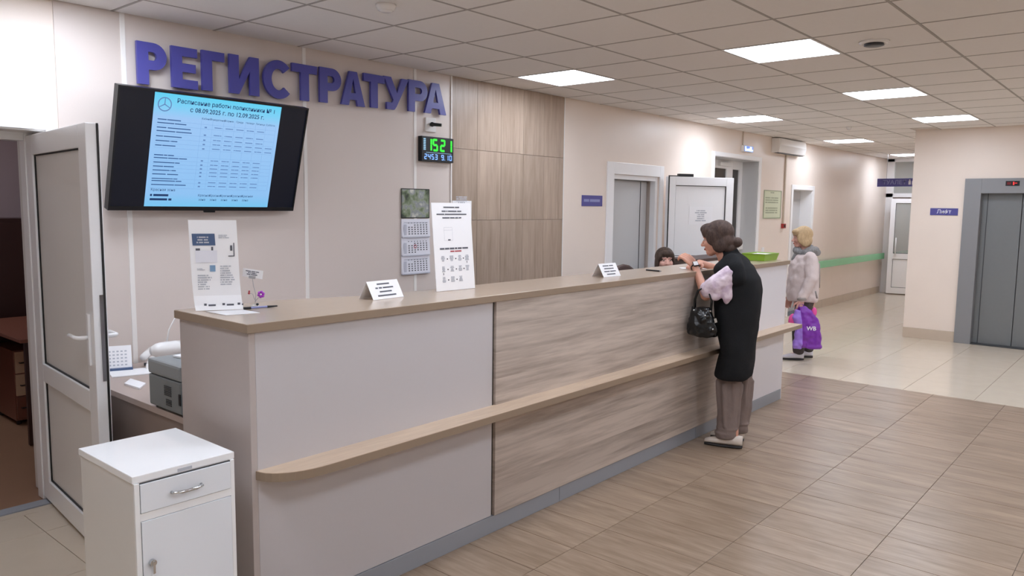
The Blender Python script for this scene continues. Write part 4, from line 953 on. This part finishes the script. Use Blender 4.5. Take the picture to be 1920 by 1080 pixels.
MB().box(11.49, YW-.04, 1.40, 11.59, YW-.001, 1.47).build('box', 'alarm_red', t, bevel=.004); MB().box(11.51, YW-.043, 1.415, 11.56, YW-.04, 1.455).build('button', 'black_matt', t)
t = plate('evacuation_plan', 'pale green framed plan on the wall between the niche and the call point', 'poster', 10.80, 11.42, 1.56, 1.955, 'poster_green')
m_ = MB(); bars(m_, (10.84, YW-.0075, 1.87), X3, Z3, .54, .10, 3, (3, 5), align='F'); bars(m_, (10.86, YW-.0075, 1.72), X3, Z3, .5, .10, 3, (3, 5), align='F'); bars(m_, (11.02, YW-.0075, 1.945), X3, Z3, .16, .03, 1, (1, 2), align='F'); m_.build('print', 'poster_dark', t)
ringframe(MB(), 10.79, 11.43, 1.55, 1.965, YW-.012, YW-.002, .012, True).build('frame', 'poster_dark', t)
tag(MB().box(10.79, YW-.012, 1.05, 10.87, YW-.0005, 1.13).box(10.81, YW-.014, 1.07, 10.85, YW-.012, 1.11).build('wall_socket', 'pvc_white', bevel=.003), 'white wall socket beside the niche above the green tray', 'socket')
t = thing('socket_block', 'white double socket block on the niche edge behind the woman in black', 'socket', (10.45, YW, 1.08)); MB().box(10.30, YW+.18, 1.10, 10.56, YW+.235, 1.22).build('box', 'ac_white', t, bevel=.006); MB().cyl((10.40, YW+.181, 1.16), (10.40, YW+.176, 1.16), .03).build('outlet', 'dark_metal', t)
# corridor handrail
t = thing('handrail', 'pale green handrail running along the corridor wall', 'handrail', (15.0, YW-.05, .70))
MB().box(12.95, YW-.075, .705, 16.85, YW-.05, .825).build('rail', 'rail_green', t, bevel=.008)
for x in (13.2, 14.1, 15.0, 15.9, 16.7): MB().box(x, YW-.052, .74, x+.05, YW-.0005, .78).build('bracket', 'plinth', t)
t = thing('handrail', 'pale green handrail seen through the glass of the corridor door', 'handrail', (18.0, YW-.05, .70)); MB().box(17.1, YW-.075, .705, 18.8, YW-.05, .815).build('rail', 'rail_green', t, bevel=.008)
for x in (17.3, 18.5): MB().box(x, YW-.052, .74, x+.05, YW-.0005, .78).build('bracket', 'plinth', t)
# toilet flag sign
t = thing('toilet_sign', 'dark blue projecting sign reading ТУАЛЕТ across the corridor', 'sign', (15.5, 3.85, 2.14))
MB().box(15.49, 3.40, 2.135, 15.51, 4.262, 2.285).build('board', 'sign_blue', t, bevel=.002)
for y in (3.55, 4.1): MB().box(15.496, y, 2.285, 15.504, y+.008, ZC).build('hanger', 'wire', t)
text(t, 'ТУАЛЕТ', (15.4885, 3.96, 2.21), -Y3, Z3, .105, 'sign_pale', bold=.01)
m_ = MB()
for y in (3.70, 3.64): m_.box(15.4885, y-.02, 2.17, 15.4895, y+.02, 2.235); m_.cyl((15.4885, y, 2.25), (15.4895, y, 2.25), .013)
m_.build('pictograms', 'sign_white', t)
# ================================================================== ELEVATOR
ev = thing('elevator', 'grey steel elevator entrance with closed sliding doors', 'elevator', (11.08, 1.37, 0))
EX = 11.10
MB().box(EX-.03, 1.80, 0, EX+.12, 1.985, 2.10).build('jamb', 'steel_grey', ev, bevel=.003); MB().box(EX-.03, .755, 0, EX+.12, .94, 2.10).build('jamb', 'steel_grey', ev, bevel=.003)
MB().box(EX-.03, .94, 1.915, EX+.12, 1.80, 2.10).build('header', 'steel_grey', ev, bevel=.003)
MB().box(EX+.09, 1.374, .012, EX+.12, 1.80, 1.915).build('door_panel', 'steel_door', ev, bevel=.002); MB().box(EX+.09, .94, .012, EX+.12, 1.366, 1.915).build('door_panel', 'steel_door', ev, bevel=.002)
MB().box(EX+.12, .94, 0, EX+.16, 1.80, 1.93).build('door_track', 'steel_dark', ev)
MB().box(EX+.085, 1.735, .012, EX+.0895, 1.742, 1.915).build('door_fold', 'steel_dark', ev)
MB().box(EX-.02, .94, .0, EX+.125, 1.80, .012).build('sill', 'steel_dark', ev)
ind = MB().box(EX-.034, 1.40, 2.005, EX-.03, 1.545, 2.065).build('indicator', 'black_matt', ev); emis('led_red', 'ff2a2a', 1.0); emis('led_red_dim', '801018', .3)
MB().box(EX-.0352, 1.455, 2.017, EX-.0345, 1.468, 2.053).box(EX-.0352, 1.425, 2.035, EX-.0345, 1.45, 2.041).build('floor_digit', 'led_red', ind)
MB().box(EX-.0352, 1.49, 2.02, EX-.0345, 1.53, 2.05).build('arrow', 'led_red_dim', ind)
t = thing('lift_sign', 'blue plate reading Лифт on the wall beside the elevator', 'sign', (EX, 2.2, 1.63)); MB().box(EX-.008, 2.045, 1.635, EX-.0005, 2.365, 1.725).build('plate', 'sign_blue', t, bevel=.001)
text(t, 'Лифт', (EX-.0095, 2.205, 1.68), -Y3, Z3, .068, 'sign_white', bold=.004)
# ================================================================== PEOPLE
class Fig:
    """local frame of a person: f forward, l to their left, z up"""
    def __init__(s, x, y, fx, fy):
        k = math.hypot(fx, fy); s.b = V((x, y, 0)); s.F = V((fx/k, fy/k, 0)); s.L = V((-fy/k, fx/k, 0))
    def p(s, f, l, z): return s.b+s.F*f+s.L*l+Z3*z
    def ring(s, f, l, z, rf, rl, tilt=0): return (s.p(f, l, z), s.F*rf+Z3*tilt, s.L*rl)
    def rot(s): return Matrix((s.F, s.L, Z3)).transposed()
def head_frame(fig, f, l, z, yaw=0, pitch=0, roll=0):
    c = fig.p(f, l, z); F = (fig.F*math.cos(yaw)+fig.L*math.sin(yaw)); L = Z3.cross(F); U = Z3
    F2 = F*math.cos(pitch)+U*math.sin(pitch); U2 = U*math.cos(pitch)-F*math.sin(pitch)
    R = Matrix((F2, L, U2)).transposed()
    return c, R
def head_shells(mb, c, R, k=1.0):
    P = lambda f, l, z: c+R @ V((f*k, l*k, z*k)); E = lambda p, r: mb.ell(P(*p), tuple(x*k for x in r), R, 20, 14)
    E((-.012, 0, .030), (.094, .075, .086)); E((.028, 0, -.025), (.062, .064, .085)); E((.052, 0, -.088), (.034, .040, .028))
    E((.010, 0, -.060), (.060, .058, .050))
    for s in (-1, 1):
        E((.056, s*.036, -.028), (.032, .026, .030)); E((-.004, s*.076, -.012), (.020, .010, .032)); E((.074, s*.022, .024), (.018, .026, .011))
    mb.cap(P(.082, 0, .010), .008*k, P(.107, 0, -.030), .0125*k); mb.ell(P(.096, .011, -.034), .009*k, R); mb.ell(P(.096, -.011, -.034), .009*k, R)
    E((.084, 0, -.058), (.011, .024, .007)); E((.082, 0, -.068), (.011, .020, .007))
    mb.cap(P(-.020, 0, -.060), .050*k, P(-.045, 0, -.155), .054*k)
def face_parts(parent, c, R, k=1.0):
    P = lambda f, l, z: c+R @ V((f*k, l*k, z*k))
    for s in (-1, 1):
        e = MB().ell(P(.078, s*.031, .003), (.0112*k, .0128*k, .0060*k), R).build('eye', 'eye_white', parent, smooth=True)
        MB().ell(P(.0858, s*.031, .003), (.0045*k, .0058*k, .0055*k), R).build('iris', 'iris', e, smooth=True)
        MB().tube([P(.084, s*.016, .029), P(.086, s*.032, .031), P(.075, s*.050, .025)], [.0035*k, .0042*k, .002*k], 6).build('eyebrow', 'hair_dark', parent, smooth=True)
    MB().ell(P(.090, 0, -.063), (.008*k, .023*k, .008*k), R).build('lips', 'lips', parent, smooth=True)
def hand_shells(mb, W, D, N, T, curl=.35, k=1.0):
    """palm, four unequal fingers and a thumb; W wrist, D along the fingers, N back of the hand, T towards the thumb"""
    W, D, N, T = V(W), V(D).normalized(), V(N), V(T); N = (N-D*N.dot(D)).normalized(); T = (T-D*T.dot(D)-N*T.dot(N)).normalized()
    for i, ln in enumerate((.92, 1.0, .95, .76)):
        off = T*(.030-.0205*i)*k; b = W+D*.088*k+off-N*.002*k*abs(i-1); mb.cap(W+D*.012*k+off*.62, .0145*k, b, .0112*k)
        a = curl*.5; p = b
        for seg, r0, r1 in ((.042, .0095, .0085), (.027, .0085, .0078), (.022, .0078, .0066)):
            d = D*math.cos(a)-N*math.sin(a); q = p+d*seg*ln*k; mb.cap(p, r0*k, q, r1*k); p = q; a += curl
    p = W+D*.026*k+T*.022*k; q = p+(D*.6+T*.75-N*.25).normalized()*.040*k; mb.cap(p, .0145*k, q, .0105*k)
    r = q+(D*.9+T*.3-N*.3).normalized()*.032*k; mb.cap(q, .0105*k, r, .009*k); s = r+(D*1.0-N*.2).normalized()*.024*k; mb.cap(r, .009*k, s, .0075*k)
def shoe(parent, fig, h, toe, l, m='shoe_pale', rise=.07, w=.043):
    """pointed-in at the toe, with a dark sole"""
    n = 9; ring = []; so_ = []
    for i in range(n):
        t_ = i/(n-1); f = h+(toe-h)*t_; ww = w*(.72+.5*math.sin(math.pi*min(1, t_*1.05)**.8)*.62) if t_ < .93 else w*.55
        if i == 0: ww *= .7
        hh = rise*(1.0 if t_ < .3 else 1.0-(t_-.3)*.85) if t_ < .95 else rise*.33
        ring.append((fig.p(f, l, .016+hh/2), fig.L*ww, Z3*hh/2)); so_.append((fig.p(f, l, .010), fig.L*(ww+.003), Z3*.010))
    o = MB().loft(ring, 18, 2.4).build('shoe', m, parent, smooth=True); MB().loft(so_, 16, 3).build('sole', 'sole', o, smooth=True)
    return o
# ------------------------------------------------------------------ woman in the long black vest, leaning on the counter
g = Fig(5.03, 2.24, -.3, .954)
W1 = thing('person', 'woman in a long black sleeveless vest leaning on the reception counter', 'person', tuple(g.b))
hc, hR = head_frame(g, .150, 0, 1.470, yaw=-.05, pitch=-.16)
m_ = MB(); head_shells(m_, hc, hR)
m_.loft([g.ring(-.01, 0, .70, .10, .15), g.ring(-.005, 0, .85, .11, .16), g.ring(0, 0, 1.0, .10, .14), g.ring(.005, 0, 1.15, .105, .155), g.ring(.015, 0, 1.27, .08, .15), g.ring(.05, 0, 1.345, .05, .06)])
for s in (-1, 1):
    m_.cap(g.p(-.01, s*.085, .74), .085, g.p(.0, s*.085, .42), .055); m_.cap(g.p(.0, s*.085, .42), .05, g.p(-.03, s*.085, .10), .036); m_.cap(g.p(-.035, s*.085, .07), .034, g.p(.06, s*.085, .045), .026)
LW, RW = g.p(.292, .035, 1.272), g.p(.300, -.205, 1.280)
m_.cap(g.p(-.005, .165, 1.265), .05, g.p(.180, .205, 1.085), .038); m_.cap(g.p(.180, .205, 1.085), .037, LW, .025)
m_.cap(g.p(-.005, -.165, 1.265), .05, g.p(.060, -.330, 1.190), .040); m_.cap(g.p(.060, -.330, 1.190), .038, RW, .026)
hand_shells(m_, LW, g.F*.62+Z3*.62-g.L*.12, Z3*.55-g.F*.6+g.L*.5, -g.L, .85); hand_shells(m_, RW, g.F*.28+g.L*.9-Z3*.05, Z3, -g.F, .4)
blob(m_, 'body', 'skin', W1, .0046, 2)
face_parts(W1, hc, hR)
m_ = MB()
m_.loft([g.ring(.0, 0, .500, .125, .240), g.ring(-.006, 0, .53, .130, .250), g.ring(-.020, 0, .62, .122, .256), g.ring(-.028, 0, .68, .116, .254), g.ring(-.024, 0, .76, .128, .248), g.ring(-.014, 0, .88, .150, .236), g.ring(-.010, 0, 1.0, .162, .225), g.ring(-.012, 0, 1.12, .160, .218), g.ring(-.012, 0, 1.20, .148, .212), g.ring(-.002, 0, 1.28, .118, .185), g.ring(.030, 0, 1.345, .080, .105), g.ring(.045, 0, 1.372, .064, .068)], 40, 2.2)
for s in (-1, 1):
    m_.cap(g.p(.020, s*.09, 1.325), .055, g.p(-.012, s*.190, 1.272), .064); m_.cap(g.p(-.012, s*.190, 1.272), .064, g.p(-.022, s*.205, 1.22), .062)
m_.cap(g.p(.055, 0, 1.36), .068, g.p(.090, 0, 1.388), .060)
for s in (-1, 1): m_.cap(g.p(.035, s*.11, 1.320), .058, g.p(.085, s*.155, 1.262), .058)
m_.ell(g.p(.06, 0, 1.22), (.10, .17, .12), g.rot())
blob(m_, 'vest', 'wool_black', W1, .008, 9, (.009, 6))
for s in (-1, 1):
    m_ = MB()
    if s > 0:
        m_.cap(g.p(.025, .198, 1.235), .066, g.p(.110, .220, 1.155), .076); m_.cap(g.p(.110, .220, 1.155), .076, g.p(.158, .220, 1.130), .062); m_.ell(g.p(.035, .235, 1.135), (.038, .034, .105), g.rot()); m_.ell(g.p(.110, .240, 1.095), (.045, .038, .045), g.rot())
    else:
        m_.cap(g.p(.0, -.19, 1.255), .068, g.p(.050, -.300, 1.205), .070); m_.ell(g.p(.03, -.26, 1.17), (.05, .04, .07), g.rot())
    blob(m_, 'shirt_sleeve', 'shirt_pink', W1, .006, 3, (.007, 16))
m_ = MB()
for s, df in ((1, .012), (-1, -.045)):
    m_.loft([g.ring(df+.01, s*.080, .62, .060, .075), g.ring(df+.002, s*.086, .50, .084, .088), g.ring(df+.0, s*.086, .36, .080, .080), g.ring(df+.002, s*.085, .22, .072, .074), g.ring(df+.004, s*.085, .12, .072, .072), g.ring(df+.006, s*.085, .075, .078, .074), g.ring(df+.006, s*.085, .062, .070, .070)], 22)
    m_.ell(g.p(df+.01, s*.085, .10), (.082, .078, .016), g.rot()); m_.ell(g.p(df+.0, s*.085, .135), (.080, .076, .013), g.rot()); m_.ell(g.p(df+.012, s*.085, .165), (.066, .070, .010), g.rot())
    for a0, z0, z1, r0, r1 in ((.5, .47, .20, .020, .012), (1.25, .46, .16, .018, .016), (2.1, .48, .24, .022, .012), (3.0, .45, .15, .018, .018), (-.6, .47, .22, .02, .014), (-1.6, .45, .2, .02, .012)):
        m_.cap(g.p(df+.082*math.cos(a0), s*.086+.082*math.sin(a0), z0), r0, g.p(df+.062*math.cos(a0+.15), s*.086+.064*math.sin(a0+.15), z1), r1)
m_.ell(g.p(-.01, 0, .68), (.09, .15, .12), g.rot())
blob(m_, 'trousers', 'trouser', W1, .007, 2, (.006, 11))
shoe(W1, g, -.095, .165, .095); shoe(W1, g, -.085, .150, -.085)
P = lambda f, l, z: hc+hR @ V((f, l, z)); m_ = MB(); E = lambda p, r: m_.ell(P(*p), r, hR, 20, 14)
E((-.022, 0, .042), (.106, .088, .092)); E((-.055, 0, -.022), (.070, .082, .085)); E((.050, 0, .080), (.058, .066, .040)); E((.068, 0, .060), (.034, .058, .032))
for s in (-1, 1): E((.004, s*.074, .012), (.058, .020, .060)); E((-.025, s*.070, -.045), (.050, .026, .055)); E((.050, s*.058, .052), (.040, .020, .040))
E((-.075, 0, -.075), (.055, .065, .045)); E((-.138, .0, -.042), (.036, .042, .036)); E((-.115, 0, -.045), (.03, .03, .03))
blob(m_, 'hair', 'hair_brown', W1, .006, 2)
wd = (LW-g.p(.180, .205, 1.085)).normalized(); wc = LW-wd*.008; wa = wd.orthogonal().normalized()
wf = (CD*1+Z3*.25); wf = (wf-wd*wf.dot(wd)).normalized(); ws = wd.cross(wf)
st = MB().tube([wc+(wf*math.cos(a)+ws*math.sin(a))*.0285 for a in [2*math.pi*i/24 for i in range(25)]], .0055, 8).build('watch_strap', 'black_plastic', W1, smooth=True)
wb = MB().obox(wc+wf*.034, wd*.021, ws*.019, wf*.0055).build('watch_case', 'black_plastic', W1, bevel=.004); MB().obox(wc+wf*.0398, wd*.0175, ws*.016, wf*.0006).build('watch_face', 'paper', wb)
# ------------------------------------------------------------------ black handbag on her forearm
hb = g.p(.185, .235, 0); t = thing('handbag', 'glossy black leather handbag hanging from the forearm of the woman in black', 'handbag', (hb.x, hb.y, .80))
m_ = MB(); zz = [(.802, .075, .040), (.815, .098, .052), (.85, .104, .058), (.90, .096, .055), (.95, .080, .045), (.99, .066, .032), (1.008, .060, .022)]
m_.loft([(g.p(.180+.004*i, .250, z), g.F*a, g.L*b) for i, (z, a, b) in enumerate(zz)], 26, 2.6)
for f, l, z, r in ((.13, .29, .86, .022), (.22, .285, .88, .026), (.18, .30, .92, .018), (.15, .285, .95, .016)): m_.ell(g.p(f, l, z), r)
blob(m_, 'bag_body', 'leather', t, .006, 2, (.008, 22))
for ll in (.232, .268):
    pts_ = [g.p(.135, ll, .985), g.p(.130, ll, 1.06), g.p(.155, ll-.006, 1.125), g.p(.19, ll-.01, 1.150 if ll < .25 else 1.142), g.p(.225, ll-.006, 1.12), g.p(.245, ll, 1.06), g.p(.245, ll, .985)]
    MB().tube(pts_, .0065, 8).build('handle', 'leather', t, smooth=True)
for f, z in ((.135, .985), (.245, .985), (.11, .865), (.185, .862), (.165, .955)): MB().ell(g.p(f, .296 if z < .97 else .275, z), .0075).build('stud', 'chrome', t, smooth=True)
MB().obox(g.p(.095, .285, .925), g.F*.004+Z3*.014, g.L*.002, g.F*.008-Z3*.003).build('buckle', 'chrome', t)
# ------------------------------------------------------------------ older woman in the pale jacket
g = Fig(8.6, 3.02, -.55, .835)
W2 = thing('person', 'fair-haired woman in a pale jacket and grey scarf standing past the counter', 'person', tuple(g.b))
hc, hR = head_frame(g, .082, 0, 1.372, yaw=.05, pitch=-.05)
m_ = MB(); head_shells(m_, hc, hR, .96)
m_.loft([g.ring(.02, 0, .60, .11, .15), g.ring(.03, 0, .85, .11, .15), g.ring(.03, 0, 1.05, .11, .16), g.ring(.03, 0, 1.16, .08, .14), g.ring(.04, 0, 1.25, .05, .055)])
LWr = g.p(.105, .235, .69)
m_.cap(g.p(.02, .17, 1.15), .048, g.p(.0, .225, .92), .038); m_.cap(g.p(.0, .225, .92), .036, LWr, .024)
RWr = g.p(.12, -.215, .70); m_.cap(g.p(.02, -.17, 1.15), .048, g.p(.0, -.225, .92), .038); m_.cap(g.p(.0, -.225, .92), .036, RWr, .024)
hand_shells(m_, LWr, g.F*.25-Z3*1, g.L, g.F, .75, .95); hand_shells(m_, RWr, g.F*.25-Z3*1, -g.L, g.F, .4, .95)
m_.cap(g.p(.03, .085, .62), .08, g.p(.09, .09, .34), .05); m_.cap(g.p(.09, .09, .34), .048, g.p(.075, .095, .09), .035); m_.cap(g.p(.075, .095, .07), .033, g.p(.16, .095, .045), .025)
m_.cap(g.p(.0, -.08, .62), .08, g.p(-.02, -.08, .34), .05); m_.cap(g.p(-.02, -.08, .34), .048, g.p(-.07, -.08, .09), .035); m_.cap(g.p(-.07, -.08, .07), .033, g.p(.01, -.08, .045), .025)
blob(m_, 'body', 'skin_pale', W2, .005, 2); face_parts(W2, hc, hR, .96)
m_ = MB()
m_.loft([g.ring(.045, 0, .665, .158, .205), g.ring(.045, 0, .69, .165, .212), g.ring(.048, 0, .80, .165, .21), g.ring(.046, 0, .95, .160, .205), g.ring(.040, 0, 1.08, .150, .195), g.ring(.034, 0, 1.16, .120, .17), g.ring(.04, 0, 1.215, .085, .10)], 36, 2.3)
for s, w_ in ((1, LWr), (-1, RWr)): m_.cap(g.p(.02, s*.165, 1.15), .072, g.p(.005, s*.222, .93), .068); m_.cap(g.p(.005, s*.222, .93), .066, w_+Z3*.03, .052)
blob(m_, 'jacket', 'jacket', W2, .009, 2, (.014, 9))
MB().loft([(LWr+Z3*(.035+.0), g.F*.052, g.L*.050), (LWr+Z3*.005, g.F*.050, g.L*.048)], 18).build('cuff', 'jacket_trim', W2, smooth=True)
MB().tube([g.p(-.075, .188, 1.10), g.p(-.085, .192, .95), g.p(-.085, .20, .83)], .005, 6).tube([g.p(-.030, .262, .80), g.p(-.055, .245, .72)], .010, 6).build('jacket_piping', 'jacket_trim', W2, smooth=True)
m_ = MB()
for k in range(14):
    a = 2*math.pi*k/14; b = 2*math.pi*(k+1)/14; r_ = lambda t_: g.p(.030+.100*math.cos(t_), .095*math.sin(t_), 1.225+.018*math.cos(t_*3)-.012*math.cos(t_)); m_.cap(r_(a), .040+.008*math.sin(k*2.3), r_(b), .040+.008*math.sin((k+1)*2.3))
m_.cap(g.p(-.07, 0, 1.245), .035, g.p(-.085, .03, 1.21), .04); m_.cap(g.p(.12, .03, 1.20), .04, g.p(.16, .02, 1.13), .03)
blob(m_, 'scarf', 'scarf', W2, .008, 1)
m_ = MB()
m_.cap(g.p(.03, .085, .68), .10, g.p(.088, .09, .36), .076); m_.cap(g.p(.088, .09, .36), .074, g.p(.078, .095, .11), .064); m_.cap(g.p(.0, -.08, .68), .10, g.p(-.02, -.08, .36), .076); m_.cap(g.p(-.02, -.08, .36), .074, g.p(-.068, -.08, .11), .064)
blob(m_, 'trousers', 'trouser_dark', W2, .009, 2)
shoe(W2, g, .020, .262, .095, 'trainer', .072, .046); shoe(W2, g, -.120, .115, -.08, 'trainer', .072, .046)
P = lambda f, l, z: hc+hR @ V((f*.96, l*.96, z*.96)); m_ = MB(); E = lambda p, r: m_.ell(P(*p), r, hR, 20, 14)
E((-.020, 0, .040), (.104, .088, .094)); E((-.050, 0, -.030), (.066, .082, .085)); E((.055, 0, .072), (.052, .068, .036)); E((.072, 0, .050), (.026, .060, .030))
for s in (-1, 1): E((.012, s*.074, .0), (.060, .018, .075)); E((-.02, s*.072, -.055), (.05, .022, .05))
blob(m_, 'hair', 'hair_blond', W2, .007, 2)
# purple shopping bag in her left hand
bc = g.p(.06, .235, 0); t = thing('shopping_bag', 'shiny purple carrier bag with white logo held by the woman in the pale jacket', 'bag', (bc.x, bc.y, .16))
m_ = MB(); m_.loft([(g.p(-.005, .262, .165), g.F*.105, g.L*.03), (g.p(-.005, .266, .18), g.F*.115, g.L*.045), (g.p(.005, .268, .35), g.F*.115, g.L*.052), (g.p(.03, .265, .50), g.F*.10, g.L*.042), (g.p(.07, .255, .58), g.F*.065, g.L*.03), (g.p(.10, .245, .625), g.F*.03, g.L*.018)], 24, 3)
m_.ell(g.p(-.05, .30, .30), (.02, .02, .13), g.rot()); m_.ell(g.p(.04, .305, .25), (.015, .015, .10), g.rot()); blob(m_, 'bag_body', 'bag_purple', t, .008, 2, (.016, 13))
m_ = MB(); m_.loft([(g.p(.135, .262, .155), g.F*.045, g.L*.03), (g.p(.125, .268, .20), g.F*.055, g.L*.042), (g.p(.115, .27, .36), g.F*.05, g.L*.04), (g.p(.15, .268, .50), g.F*.055, g.L*.04), (g.p(.14, .26, .585), g.F*.03, g.L*.02)], 20, 2.6); blob(m_, 'side_panel', 'bag_lilac', t, .008, 2, (.014, 13))
m_ = MB(); m_.ell(g.p(.185, .235, .46), (.052, .035, .085), g.rot()); blob(m_, 'inner_lining', 'bag_pink', t, .008, 2)
m_ = MB(); m_.ell(g.p(-.035, .232, .565), (.030, .02, .055), g.rot()); blob(m_, 'pink_flap', 'bag_pink', t, .008, 2)
MB().tube([g.p(.06, .235, .58), g.p(.085, .240, .64), g.p(.11, .240, .655), g.p(.13, .240, .64), g.p(.14, .238, .58)], .007, 8).build('handle', 'bag_purple', t, smooth=True)
text(t, 'WB', g.p(.012, .338, .395), -g.F, Z3, .062, 'paper', bold=.02)
# ------------------------------------------------------------------ receptionist seated behind the counter
g = Fig(6.16, 3.46, -.80, -.60)
office_chair(6.24, 3.52, math.atan2(.6, .8)-math.pi/2, .98, 'office chair under the seated receptionist', 'chair_brown')
W3 = thing('person', 'receptionist with a dark fringe sitting low behind the countertop', 'person', (g.b.x, g.b.y, 0))
hc, hR = head_frame(g, .02, 0, 1.206, yaw=.12, pitch=.04)
m_ = MB(); head_shells(m_, hc, hR, .98)
m_.loft([g.ring(-.09, 0, .52, .12, .17), g.ring(-.08, 0, .66, .10, .14), g.ring(-.06, 0, .84, .10, .155), g.ring(-.045, 0, .97, .075, .15), g.ring(-.03, 0, 1.05, .05, .06)])
for s in (-1, 1):
    m_.cap(g.p(-.06, s*.09, .55), .075, g.p(.32, s*.10, .55), .055); m_.cap(g.p(.32, s*.10, .55), .05, g.p(.30, s*.10, .09), .036); m_.cap(g.p(.29, s*.10, .06), .034, g.p(.39, s*.10, .045), .025)
    m_.cap(g.p(-.05, s*.165, .96), .046, g.p(-.02, s*.215, .72), .038); w_ = g.p(.17, s*.13, .655); m_.cap(g.p(-.02, s*.215, .72), .036, w_, .025); hand_shells(m_, w_, g.F-g.L*s*.4, Z3, -g.L*s, .4)
blob(m_, 'body', 'skin_pale', W3, .0048, 2); face_parts(W3, hc, hR, .98)
m_ = MB(); m_.loft([g.ring(-.09, 0, .515, .135, .19), g.ring(-.08, 0, .66, .118, .16), g.ring(-.06, 0, .84, .118, .172), g.ring(-.045, 0, .97, .09, .165), g.ring(-.035, 0, 1.02, .07, .10)], 30)
for s in (-1, 1): m_.cap(g.p(-.05, s*.165, .96), .062, g.p(-.02, s*.215, .73), .055); m_.cap(g.p(-.02, s*.215, .73), .052, g.p(.13, s*.148, .668), .040)
blob(m_, 'tunic', 'uniform', W3, .009, 3)
m_ = MB()
for s in (-1, 1): m_.cap(g.p(-.06, s*.09, .555), .092, g.p(.32, s*.10, .555), .072); m_.cap(g.p(.32, s*.10, .555), .07, g.p(.30, s*.10, .11), .058)
blob(m_, 'trousers', 'trouser_dark', W3, .009, 2); shoe(W3, g, .24, .47, .10, 'trainer'); shoe(W3, g, .24, .47, -.10, 'trainer')
P = lambda f, l, z: hc+hR @ V((f*.98, l*.98, z*.98)); m_ = MB(); E = lambda p, r: m_.ell(P(*p), r, hR, 20, 14)
E((-.020, 0, .036), (.106, .088, .090)); E((-.055, 0, -.040), (.066, .080, .090)); E((.054, 0, .064), (.046, .064, .034)); E((.070, .006, .046), (.022, .050, .020))
for s in (-1, 1): E((.0, s*.078, -.03), (.052, .016, .085)); E((.05, s*.060, .035), (.035, .016, .040))
blob(m_, 'hair', 'hair_dark', W3, .006, 2)
